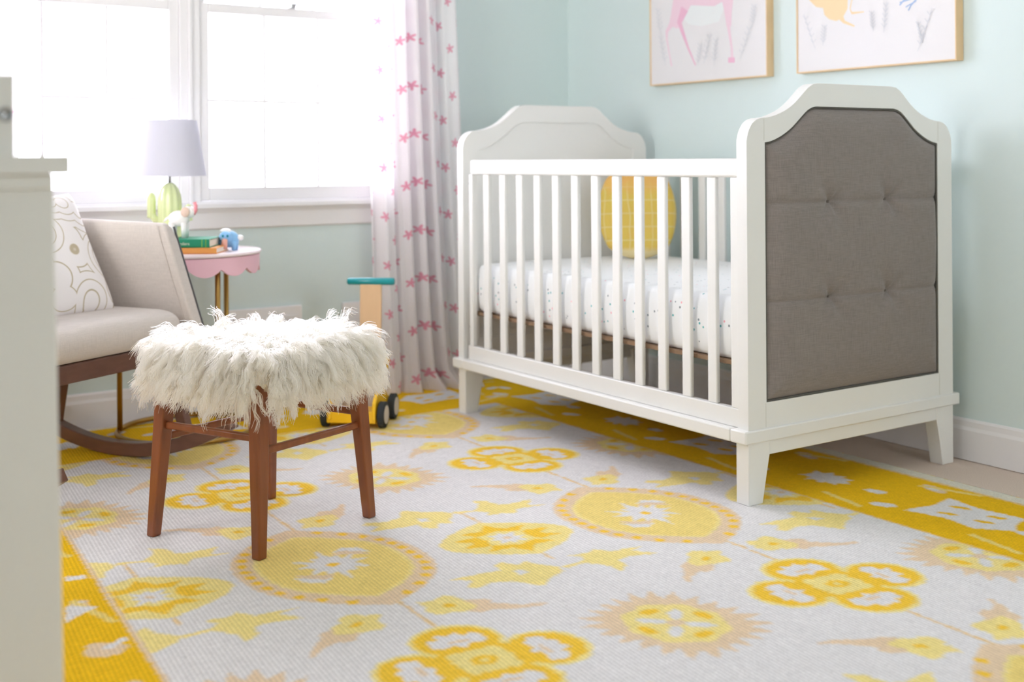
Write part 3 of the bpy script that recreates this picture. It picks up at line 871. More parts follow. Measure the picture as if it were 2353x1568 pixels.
def stroke(pts, w):
    """thin tapered stroke through pixel-surveyed points"""
    A = [ap(*p) for p in pts]; L_ = []; R_ = []
    for i, p in enumerate(A):
        a = A[max(0, i - 1)]; c = A[min(len(A) - 1, i + 1)]
        dx, dz = c[0] - a[0], c[1] - a[1]; l = math.hypot(dx, dz) or 1
        ww = (w[i] if isinstance(w, (list, tuple)) else w) / 2
        L_.append((p[0] - dz / l * ww, p[1] + dx / l * ww)); R_.append((p[0] + dz / l * ww, p[1] - dx / l * ww))
    return L_ + R_[::-1]
def sprig(x, y, h, lean, ci=5):
    out = [(ci, stroke([(x, y), (x + lean * .5, y - h * .5), (x + lean, y - h)], .0015))]
    for k in range(1, 6):
        t = k / 6; bx, by = x + lean * t, y - h * t
        for s_ in (-1, 1):
            out.append((ci, stroke([(bx, by), (bx + s_ * 6, by - 9)], [.0012, .0024])))
    return out
# print one: long-legged pink animal walking among grasses
s1 = [(6, P((1550, 20), (1580, 55), (1610, 60), (1650, 50), (1668, 5), (1640, -20), (1570, -20)))]
s1 += [(1, P((1545, -170), (1552, -40), (1541, 30), (1540, 60), (1556, 66), (1572, 40), (1586, 12), (1640, 14), (1658, 4), (1664, 30), (1668, 60), (1679, 60), (1680, 30), (1690, -60), (1690, -170)))]
s1 += [(1, stroke([(1548, 40), (1540, 58), (1531, 72), (1531, 90), (1537, 125), (1542, 152)], [.045, .024, .016, .009, .006, .009])),
       (2, stroke([(1572, 20), (1560, 52), (1566, 70), (1580, 110), (1597, 150)], [.042, .026, .018, .009, .006])),
       (1, stroke([(1664, -10), (1669, 30), (1674, 70), (1680, 110), (1681, 138)], [.030, .024, .014, .010, .014])),
       (2, P((1672, 132), (1687, 132), (1687, 144), (1672, 144)))]
for q in ((1517, 78, 60, -7), (1528, 150, 70, -12), (1602, 150, 50, 8), (1616, 148, 72, 16), (1640, 150, 64, 6), (1700, 136, 80, 26), (1728, 60, 50, 6)): s1 += sprig(*q)
picture(2.901 + .0, 3.518, 1.165, 1.99, 'framed print of a pink long-legged animal walking among grey sprigs', s1)
# print two: peach-gold bird-like body and blue feet
s2 = [(3, P((1852, -20), (1858, 0), (1874, 16), (1890, 18), (1893, 34), (1904, 44), (1920, 48), (1934, 42), (1946, 20), (1947, -20))),
      (3, stroke([(1930, 38), (1938, 50), (1962, 60)], [.022, .010, .005])), (3, stroke([(1958, -10), (1952, 20), (1956, 30), (1984, 27)], [.004, .004, .008, .003])),
      (4, stroke([(2085, -10), (2074, 2), (2066, 12)], .005)), (4, stroke([(2096, -4), (2066, 6)], .004)), (4, stroke([(2108, -6), (2092, 12), (2086, 24)], .005)), (4, stroke([(2104, 2), (2080, 16)], .004))]
for q in ((1872, 112, 80, -26), (1890, 104, 46, 4), (2030, 75, 72, 6), (2006, 72, 46, -4), (2108, 118, 100, 34), (2120, 100, 50, -12)): s2 += sprig(*q)
picture(2.149, 2.767, 1.165, 1.99, 'framed print of a peach round animal with small blue feet beside it', s2)

# ------------------------------------------------------------------ curtains
def curtain(name, x0t, x1t, x0b, x1b, y0, ztop, label, waves, seed, amp=.035, width_uv=1.0):
    r_ = random.Random(seed)
    nu, nv = 220, 90; vs = []; uvs = []; fs = []
    ph = [r_.uniform(0, 6.28) for _ in range(4)]
    for j in range(nv + 1):
        v = j / nv; z = -.008 + .004 + v * ztop
        t = 1 - v
        a_ = x0b + (x0t - x0b) * v ** .7; b_ = x1b + (x1t - x1b) * v ** .6
        for i in range(nu + 1):
            u = i / nu
            A = amp * (.75 + .35 * t) 
            ph0 = waves * 2 * PI * u + .5 * math.sin(3 * v + ph[0]) + 1.1 * math.sin(2 * PI * u + ph[1])
            y = y0 + A * math.sin(ph0) + .35 * A * math.sin(2.3 * ph0 + ph[2] + v)
            x = a_ + (b_ - a_) * u + .25 * A * math.cos(ph0) 
            if z < .07:
                k = (1 - z / .07); y -= .045 * k * (1 + .7 * math.sin(5 * u + ph[3])); x += .02 * k * math.sin(9 * u + ph[2])
            vs.append((x, y, z))
            uvs.append((u * width_uv, z + .02 * math.sin(9 * u)))
    for j in range(nv):
        for i in range(nu):
            a = j * (nu + 1) + i; fs.append((a, a + 1, a + nu + 2, a + nu + 1))
    me = bpy.data.meshes.new(name); me.from_pydata(vs, [], fs); me.materials.append(M['curtain'])
    uvl = me.uv_layers.new(name='UVMap')
    data = np.array([uvs[l.vertex_index] for l in me.loops]).ravel(); uvl.data.foreach_set('uv', data)
    me.polygons.foreach_set('use_smooth', [True] * len(me.polygons))
    o = bpy.data.objects.new(name, me); link(o)
    return tag(o, label, 'curtain', 'pink starred window curtains')
curtain('star_curtain', 2.02, 2.385, 2.075, 2.52, 3.985, 2.25, 'white curtain with pink stars hanging to the floor right of the window', 5.0, 3, .034, .82)
curtain('star_curtain', .30, .80, .30, .82, 4.0, 2.25, 'white curtain with pink stars left of the window, above the armchair', 6, 9, .034, 1.0)
b = MB(); b.tube([(.15, 3.985, 2.27), (2.75, 3.985, 2.27)], .012, 12)
rod = b.build('curtain_rod', M['brass'], None, smooth=True); tag(rod, 'thin brass curtain rod above the window', 'curtain rod')

# ------------------------------------------------------------------ dresser (left foreground)
DXR, DY = .3165, 1.36
DB = 2.60; XD = -.20
dr = empty('white_dresser', ((XD + .32) / 2, (DY + DB) / 2, -.012), 0, 'white painted dresser filling the left edge in front of the armchair', 'dresser')
ox_, oy_ = (XD + .32) / 2, (DY + DB) / 2
def dl(x, y, z): return (x - ox_, y - oy_, z + .012)
def dbox(b, x0, x1, y0, y1, z0, z1): b.box(x0 - ox_, x1 - ox_, y0 - oy_, y1 - oy_, z0 + .012, z1 + .012); return b
b = MB()
b.frust([dl(XD, DY, -.012), dl(.324, DY, -.012), dl(.324, DB, -.012), dl(XD, DB, -.012)], [dl(XD, DY, .868), dl(.3125, DY, .868), dl(.3125, DB, .868), dl(XD, DB, .868)])
b.build('carcass', M['dresser'], dr, bevel=.002)
b = MB(); dbox(b, XD - .014, .328, DY - .010, DB + .01, .8682, .889); b.build('dresser_top', M['dresser'], dr, bevel=.0015)
b = MB(); dbox(b, XD, .3105, DY - .004, DY - .0002, .852, .868); b.build('moulding', M['dresser'], dr, bevel=.0015)
for row in range(3):
    for col in range(2):
        b = MB(); y0 = DY + .03 + col * .60; z0 = .10 + row * .25
        dbox(b, .3105 - .0035 * row, .3240 - .0035 * row, y0, y0 + .57, z0, z0 + .225); dw = b.build('drawer', M['dresser'], dr, bevel=.003)
        b = MB(); b.ell((.334 - .0035 * row - ox_, y0 + .285 - oy_, z0 + .12 + .012), (.014, .014, .014), 14, 8); b.build('knob', M['steel'], dw, smooth=True)
tp = empty('changing_tray', (-.15, 1.60, .889), 0, 'white changing tray side with a round metal bolt on the dresser top', 'tray')
b = MB(); b.box(-.03, .423, -.24, -.222, .0, .0875).box(-.03, .423, .46, .478, 0, .0875).box(.405, .423, -.2219, .4599, 0, .0875).box(-.03, -.012, -.2219, .4599, 0, .0875).box(-.012, .405, -.2219, .4599, 0, .010)
b.build('tray_box', M['dresser'], tp, bevel=.002)
bc = hit(13, 263, 1, 1.36)
b = MB(); b.lathe([(.0001, 0), (.0062, 0), (.0075, -.001), (.0078, -.002), (.0062, -.003), (.0058, -.0018), (.0001, -.0018)], (0, 0, 0), 28)
k = b.build('bolt_cap', M['steel'], tp, smooth=True); k.location = (bc.x + .15, -.2405, bc.z - .889); k.rotation_euler = (-PI / 2, 0, 0)

# ------------------------------------------------------------------ armchair (rocking)
E1 = Vector((.868, .497, 0)); E2 = Vector((-.497, .868, 0))      # chair width, chair depth
FRC = Vector((1.200, 3.460, 0))                                   # front right corner of the seat
CW, CD = .66, .50
org = FRC - E1 * CW / 2
chair = empty('rocking_armchair', (org.x, org.y, 0), math.atan2(E1.y, E1.x), 'pale grey upholstered rocking armchair on wooden rockers beside the window', 'armchair')
# local: x across (right positive), y back
w2 = CW / 2
b = MB()
b.box(-w2 + .01, w2 - .045, .010, CD - .02, .300, .352)
b.build('seat_rail', M['rockwood'], chair, bevel=.004)
b = MB(); b.ring([[(x * (CW / 2 - .028 + 0), y, z) for x, y, z in []] or r_ for r_ in soft_box(CW - .09, CD - .0, .096, .045, .012, 14, 8)])
sc_ = b.build('seat_cushion', M['chairfab'], chair, smooth=True); sc_.location = (-.022, CD / 2 - .005, .352)
for v in sc_.data.vertices:     # soft crown
    if v.co.z > .05: v.co.z += .014 * max(0, 1 - (v.co.x / .31) ** 2) * max(0, 1 - (v.co.y / .30) ** 2)
def armpanel(sx, name):
    # inner face quadrilateral: front edge leans back and inward going up
    def pt(q): 
        d = q - Vector((org.x, org.y, 0)); return Vector((d.dot(E1), d.dot(E2), q.z))
    fb = Vector((w2 + .012, -.015, .300)); ft = Vector((w2 - .075, .055, .700)); bt = Vector((w2 - .165, CD + .03, .718)); bb = Vector((w2 - .06, CD, .300))
    th = Vector((.052, .012, 0))
    def row(t):   # horizontal section at height t
        f = fb.lerp(ft, t); k = bb.lerp(bt, t); return f, k
    rings = []
    for t in [0, .15, .3, .45, .6, .75, .88, .96, 1.0]:
        f, k = row(t); r = []
        cap = .012 if t > .97 else (.004 if t > .9 else 0)
        m1 = f.lerp(k, .33) + Vector((.006, 0, 0)); m2 = f.lerp(k, .66) + Vector((.006, 0, 0))
        th2 = th * (1 - .0 * t)
        pts = [f + Vector((cap, cap, 0)), m1 + Vector((cap, 0, 0)), m2 + Vector((cap, 0, 0)), k + Vector((cap, 0, 0)),
               k + th2 - Vector((cap, 0, 0)), m2 + th2 - Vector((cap, 0, 0)), m1 + th2 - Vector((cap, 0, 0)), f + th2 + Vector((-cap, cap, 0))]
        rings.append([(sx * (p.x), p.y, p.z) for p in pts])
    b = MB(); b.ring(rings)
    a = b.build(name, M['chairfab'], chair, bevel=.008, seg=3)
    # seam a hand's breadth behind the front edge, and dark cord down the outer front edge
    b = MB()
    path = []
    for t in np.linspace(.02, .985, 12):
        f, k = row(t); q = f.lerp(k, .055); path.append((sx * (q.x - .0006), q.y, q.z))
    b.tube(path, .0016, 6)
    b.build('seam', M['chairfab'], a, smooth=True)
    b = MB(); path = []
    for t in np.linspace(.0, .97, 12):
        f, k = row(t); q = f + th; path.append((sx * (q.x + .0005), q.y + .002, q.z))
    b.tube(path, .0035, 8)
    b.build('edge_cord', M['chairedge'], a, smooth=True)
armpanel(1, 'arm'); armpanel(-1, 'arm')
b = MB()
rings = []
for t in [0, .2, .4, .6, .8, .93, 1.0]:
    z = .30 + t * .54; yb = CD - .055 + .085 * t; hw = w2 - .075 - .05 * t - (.02 if t > .95 else 0); th = .085 - (.03 if t > .95 else 0)
    r = []
    for k in range(9): r.append((-hw + 2 * hw * k / 8, yb + .02 * (1 - ((k - 4) / 4) ** 2), z))
    for k in range(8, -1, -1): r.append((-hw + 2 * hw * k / 8, yb + th + .02 * (1 - ((k - 4) / 4) ** 2), z))
    rings.append(r)
b.ring(rings); b.build('backrest', M['chairfab'], chair, bevel=.012, seg=3)
# rockers: bent wood arcs, in planes parallel to the chair's depth
def rocker(xl):
    R = .86; y0 = .237
    b = MB(); rings = []
    for k in range(33):
        s_ = -.46 + (.90) * k / 32        # along depth (negative = front)
        th_ = s_ / R
        zc = R * (1 - math.cos(th_)); y = y0 + R * math.sin(th_)
        nrm = Vector((0, -math.sin(th_), math.cos(th_)))
        tk = .040 if -.40 < s_ < .34 else .034
        p = Vector((xl, y, zc + .001))
        rings.append([p + Vector((-.019, 0, 0)), p + Vector((.019, 0, 0)), p + Vector((.019, 0, 0)) + nrm * tk, p + Vector((-.019, 0, 0)) + nrm * tk])
    b.ring(rings); ro = b.build('rocker', M['rockwood'], chair, bevel=.003)
    for ya, yb in ((-.03, .05), (.50, .46)):
        b = MB(); za = .86 * (1 - math.cos((ya - y0) / .86)) + .03
        b.ring([[(xl - .013, ya - .017, za), (xl + .013, ya - .017, za), (xl + .013, ya + .017, za), (xl - .013, ya + .017, za)],
                [(xl - .015, yb - .022, .305), (xl + .015, yb - .022, .305), (xl + .015, yb + .022, .305), (xl - .015, yb + .022, .305)]])
        b.build('strut', M['rockwood'], chair, bevel=.003)
# visible rocker touches the floor near (1.02, 3.63)
rx = CW / 2 - .072
rocker(rx); rocker(rx - .63)
# throw pillow
b = cushion(.44, .40, .15, nu=40, nv=40, pinch=.42)
pl = b.build('throw_pillow', M['swirl'], None, smooth=True)
tag(pl, 'white throw pillow with tan swirling line pattern on the armchair', 'pillow')
pbr = at(262, 716, 3.52)      # its lower right corner
ang = math.atan2(E1.y, E1.x) - .12
pl.rotation_euler = (math.radians(-27), math.radians(-4), ang)
ux = Vector((math.cos(ang), math.sin(ang), 0))
pl.location = (pbr.x - ux.x * .215, pbr.y - ux.y * .215, pbr.z - .022)

# ------------------------------------------------------------------ side table
tc_ = at(428, 400, 3.875); TX, TY = tc_.x, tc_.y
TZ = .594
tb = empty('scalloped_side_table', (TX, TY, 0), 0, 'round side table with pink scalloped rim and brass legs under the window', 'side table')
b = MB(); b.lathe([(.0001, TZ - .014), (.226, TZ - .014), (.237, TZ - .011), (.240, TZ - .006), (.237, TZ - .001), (.228, TZ), (.0001, TZ)], (0, 0, 0), 96)
b.build('tabletop', M['tabletop'], tb, ang=40)
b = MB(); vs = []; fs = []; n = 240; sc_n = 14
for ring_i, (rr, lo) in enumerate(((.233, 0), (.233, 1), (.222, 1), (.222, 0))):
    for k in range(n):
        a = 2 * PI * k / n; fct = abs(math.sin(a * sc_n / 2 + .6))
        z = TZ - .014 if lo == 0 else TZ - .047 - .026 * fct ** .7
        vs.append((rr * math.cos(a), rr * math.sin(a), z))
for i in range(4):
    j = (i + 1) % 4
    for k in range(n): fs.append((i * n + k, i * n + (k + 1) % n, j * n + (k + 1) % n, j * n + k))
b.add(vs, fs); b.build('scalloped_apron', M['pink'], tb, ang=50)
for th_ in (189, -49, 68):
    a = math.radians(th_) ; dirv = math.cos(a) * R0 + math.sin(a) * FW
    b = MB(); b.tube([(dirv.x * .214, dirv.y * .214, .012), (dirv.x * .214, dirv.y * .214, TZ - .016)], .0085, 14)
    b.build('leg', M['brass'], tb, smooth=True)
b = MB(); b.tube([(.220 * math.cos(2 * PI * k / 72), .220 * math.sin(2 * PI * k / 72), .0115) for k in range(72)], .0085, 10, close=True)
b.build('base_ring', M['brass'], tb, smooth=True)

def on_table(px, py_depth): q = at(px, 500, py_depth); return q.x, q.y
# books
def book(px0, px1, depth, z0, h, d, mcover, name, label, text=None, band=None):
    q0 = at(px0, 500, depth); q1 = at(px1, 500, depth); w = (q1 - q0).length
    r = empty(name, ((q0.x + q1.x) / 2, (q0.y + q1.y) / 2, z0), math.atan2(q1.y - q0.y, q1.x - q0.x), label, 'book', 'books on the side table')
    t_ = .0022
    b = MB(); b.box(-w / 2, w / 2, 0, d, 0, t_).box(-w / 2, w / 2, 0, d, h - t_, h).box(-w / 2, w / 2, -.001, t_, t_, h - t_)
    b.build('cover', mcover, r, bevel=.0008)
    b = MB(); b.box(-w / 2 + .003, w / 2 - .003, t_, d - .004, t_, h - t_); b.build('pages', M['paper'], r)
    if band:
        b = MB()
        for bx in band: b.box(w / 2 - bx - .003, w / 2 - bx, -.0018, -.001, .001, h - .001)
        b.build('spine_band', M['bookg2'], r)
    if text:
        cu = bpy.data.curves.new('t', 'FONT'); cu.body = text; cu.size = h * .52; cu.extrude = .0002; cu.align_x = 'LEFT'
        to = bpy.data.objects.new('tmp', cu); COL.objects.link(to)
        bpy.context.view_layer.update()
        me = bpy.data.meshes.new_from_object(to); bpy.data.objects.remove(to)
        me.materials.clear(); me.materials.append(M['text'])
        for v in me.vertices:
            x, y, z = v.co; v.co = (x - w / 2 + .036, -.0015 - z, y + h * .32)
        o = bpy.data.objects.new('spine_lettering', me); link(o, r)
    return r
book(392, 497, 3.70, TZ, .0185, .16, M['booko'], 'orange_book', 'orange book lying flat under the green book on the table')
book(386, 481, 3.715, TZ + .0185, .0265, .15, M['bookg'], 'green_book', 'green book with pale spine lettering on top of the orange book', 'nders', (.022, .010))
# white elephant figurine standing on the green book
ex, ey = on_table(412, 3.79); EZ = TZ + .0452
el = empty('elephant_figurine', (ex, ey, EZ), -PSI, 'small white elephant figurine with raised trunk standing on the green book', 'figurine')
b = MB(); b.ell((0, 0, .062), (.034, .022, .026)); b.ell((.030, 0, .082), (.022, .018, .020))
for dx in (-.020, .018):
    for dy in (-.011, .011): b.tube([(dx, dy, 0), (dx, dy, .05)], [.0085, .0105], 12)
b.tube([(-.030, 0, .068), (-.042, 0, .060), (-.050, 0, .052)], [.005, .004, .002], 8)
b.build('body', M['white'], el, smooth=True)
b = MB(); b.ell((.024, -.019, .083), (.014, .004, .016)).ell((.024, .019, .083), (.014, .004, .016)); b.build('ear', M['tanface'], el, smooth=True)
b = MB(); b.tube([(.044, 0, .078), (.052, 0, .088), (.053, 0, .102), (.049, 0, .114)], [.009, .0065, .0055, .006], 10); b.build('trunk', M['pinktip'], el, smooth=True)
# blue figure on the table
bx_, by_ = on_table(523, 3.85)
bf = empty('blue_elephant_toy', (bx_, by_, TZ), -PSI, 'small blue elephant toy with white spots near the table edge', 'toy')
b = MB(); b.ell((.0, .012, .036), (.034, .026, .028)); b.ell((-.004, -.012, .044), (.021, .017, .019))
for dx in (-.022, .020):
    b.tube([(dx, .0, 0), (dx, .0, .03)], [.007, .010], 10); b.tube([(dx, .024, 0), (dx, .024, .03)], [.007, .010], 10)
b.build('body', M['blue'], bf, smooth=True)
b = MB(); b.ell((-.008, .006, .062), (.018, .016, .009)).ell((.038, .012, .040), (.011, .010, .009)); b.build('spots', M['white'], bf, smooth=True)
for dx in (-.009, .006):
    b = MB(); b.ell((dx, -.028, .048), (.0038, .003, .0045), 12, 8); b.build('eye', M['tealeye'], bf, smooth=True)
b = MB(); b.tube([(-.003, -.026, .036), (-.003, -.034, .022), (-.002, -.036, .006)], [.009, .010, .009], 12); b.build('trunk', M['peach'], bf, smooth=True)
# table lamp
lx, ly = on_table(390, 3.90)
lp = empty('cactus_table_lamp', (lx, ly, TZ), -PSI, 'table lamp with pale green cactus base and white shade before the window', 'lamp')
b = MB()
def column(b, x, z0, z1, r, ribs=10):
    rings = []
    N = 60
    for t in [0, .04, .1, .3, .5, .7, .82, .9, .96, .99]:
        z = z0 + (z1 - z0) * t; rr = r * (1 if t < .7 else math.sqrt(max(.02, 1 - ((t - .7) / .3) ** 2))) * (.9 if t == 0 else 1)
        rings.append([(x + rr * (1 + .05 * math.cos(ribs * 2 * PI * k / N)) * math.cos(2 * PI * k / N), rr * (1 + .05 * math.cos(ribs * 2 * PI * k / N)) * math.sin(2 * PI * k / N), z) for k in range(N)])
    b.ring(rings)
column(b, 0, 0, .222, .038)
column(b, -.060, .105, .188, .0135, 8); b.tube([(-.060, 0, .118), (-.048, 0, .100), (-.028, 0, .098)], [.0135, .012, .011], 12)
column(b, .062, .095, .150, .0125, 8); b.tube([(.062, 0, .108), (.050, 0, .092), (.030, 0, .090)], [.0125, .011, .010], 12)
b.build('cactus_base', M['cactus'], lp, smooth=True)
b = MB(); b.tube([(0, 0, .218), (0, 0, .255)], .005, 12).tube([(0, 0, .255), (0, 0, .30)], .012, 14); b.build('lamp_stem', M['steel'], lp, smooth=True)
b = MB(); vs = []; fs = []; n = 64; prof = [(.118, .242), (.0885, .425), (.0865, .425), (.116, .242)]
for r_, z in prof:
    for k in range(n): vs.append((r_ * math.cos(2 * PI * k / n), r_ * math.sin(2 * PI * k / n), z))
for i in range(4):
    j = (i + 1) % 4
    for k in range(n): fs.append((i * n + k, i * n + (k + 1) % n, j * n + (k + 1) % n, j * n + k))
b.add(vs, fs); b.build('lamp_shade', M['shade'], lp, ang=50)
b = MB()
for k in range(3):
    a = 2 * PI * k / 3; b.tube([(0, 0, .295), (.09 * math.cos(a), .09 * math.sin(a), .410)], .0012, 6)
b.build('shade_holder', M['steel'], lp)

# ------------------------------------------------------------------ push toy
ang_t = 0.0
wq = fl(874, 988, 0)
toy = empty('wooden_push_cart', (0, 0, 0), 0, 'yellow wooden push cart toy with teal handle standing behind the fur stool', 'toy')
# cart frame: front edge direction from the two front wheels
pA = fl(740, 985); pB = fl(877, 988.5)
e1 = (pB - pA).normalized(); e2 = Vector((-e1.y, e1.x, 0))
toy.location = ((pA.x + pB.x) / 2, (pA.y + pB.y) / 2, 0); toy.rotation_euler = (0, 0, math.atan2(e1.y, e1.x))
hw = (pB - pA).length / 2
b = MB(); b.box(-hw + .014, hw - .020, .0, .19, .018, .058); b.build('chassis', M['yellow'], toy, bevel=.004)
for sx in (-1, 1):
    b = MB(); x0 = sx * (hw - .026)
    b.prism([(-.005, .030), (.0, .085), (.030, .112), (.075, .130), (.150, .205), (.185, .210), (.200, .195), (.120, .118), (.190, .060), (.195, .030)], x0 - .006, x0 + .006, axis=0)
    b.build('side_panel', M['yellow'], toy, bevel=.002)
b = MB(); b.box(-hw + .035, hw - .035, .085, .092, .058, .175); b.build('mesh_panel', M['greybar'], toy)
for sx in (-1, 1):
    for yy in (.035, .175):
        b = MB(); xo = sx * (hw - .004) 
        b.tube([(xo - .011, yy, .043), (xo - .009, yy, .043), (xo + .009, yy, .043), (xo + .011, yy, .043)], [.039, .043, .043, .039], 32)
        w_ = b.build('wheel', M['rubber'], toy, ang=40)
        b = MB(); b.tube([(xo - .0125, yy, .043), (xo + .0125, yy, .043)], .030, 28); b.build('hub', M['hub'], w_, ang=40)
b = MB(); dpt = 3.97
q0, q1 = at(806, 700, dpt), at(858, 700, dpt); lc = toy.matrix_world
def tl(p): d = p - toy.location; return Vector((d.dot(e1), d.dot(e2), p.z))
l0, l1 = tl(q0), tl(q1); wz = .492 
b.ring([[(l0.x, .165, .058), (l1.x, .165, .058), (l1.x, .180, .058), (l0.x, .180, .058)],
        [(l0.x, .190, .457), (l1.x, .190, .457), (l1.x, .205, .457), (l0.x, .205, .457)]])
b.build('upright_panel', M['beech'], toy, bevel=.003)
q0, q1 = tl(at(774, 648, dpt)), tl(at(889, 648, dpt)); ym = .1975
b = MB(); b.tube([(q0.x, ym, .466), (q0.x + .004, ym, .466), (q1.x - .004, ym, .466), (q1.x, ym, .466)], [.009, .0125, .0125, .009], 18)
b.build('handle', M['teal'], toy, smooth=True)

# ------------------------------------------------------------------ fur stool
feet = dict(L=Vector((.862, 2.792, 0)), N=Vector((1.003, 2.492, 0)), R=Vector((1.345, 2.628, 0)), B=Vector((1.208, 2.926, 0)))
sc0 = sum(feet.values(), Vector()) / 4
sa = math.atan2((feet['R'] - feet['N']).y, (feet['R'] - feet['N']).x)
stool = empty('fur_stool', (sc0.x, sc0.y, 0), sa, 'low stool with shaggy ivory sheepskin seat and brown wooden legs', 'stool')
su, sv = Vector((math.cos(sa), math.sin(sa), 0)), Vector((-math.sin(sa), math.cos(sa), 0))
def sl(p): d = p - Vector((sc0.x, sc0.y, 0)); return Vector((d.dot(su), d.dot(sv), p.z))
tops = {}
for k, p in feet.items():
    l = sl(p); t = Vector((l.x * .87, l.y * .87, .385)); tops[k] = (l, t)
    def sq(c, h, z): return [(c.x - h, c.y - h, z), (c.x + h, c.y - h, z), (c.x + h, c.y + h, z), (c.x - h, c.y + h, z)]
    b = MB(); rr = [(0, .0120), (.004, .0126), (.20, .0160), (.29, .0174), (.385, .0185)]
    b.ring([sq(l.lerp(t, z / .385), h, z) for z, h in rr]); b.build('leg', M['walnut'], stool, bevel=.005, seg=3)
def legat(k, z): l, t = tops[k]; return l.lerp(t, z / .385)
for a, c, z in (('L', 'N', .262), ('N', 'R', .232), ('R', 'B', .262), ('B', 'L', .232)):
    p, q = legat(a, z), legat(c, z); d = (q - p).normalized(); n_ = Vector((-d.y, d.x, 0))
    b = MB(); p2, q2 = p + d * .014, q - d * .014
    rings = []
    for t in (0, .5, 1):
        m_ = p2.lerp(q2, t); w_ = .0075; h_ = .0085
        rings.append([m_ - n_ * w_ + Vector((0, 0, -h_)), m_ + n_ * w_ + Vector((0, 0, -h_)), m_ + n_ * w_ + Vector((0, 0, h_)), m_ - n_ * w_ + Vector((0, 0, h_))])
    b.ring(rings); b.build('stretcher', M['walnut'], stool, bevel=.004)
SW = .176
b = MB(); b.ring(soft_box(SW * 2, SW * 2, .085, .035, .004, 12, 8)); 
seat = b.build('seat_cushion', M['furskin'], stool, smooth=True); seat.location = (0, 0, .362)
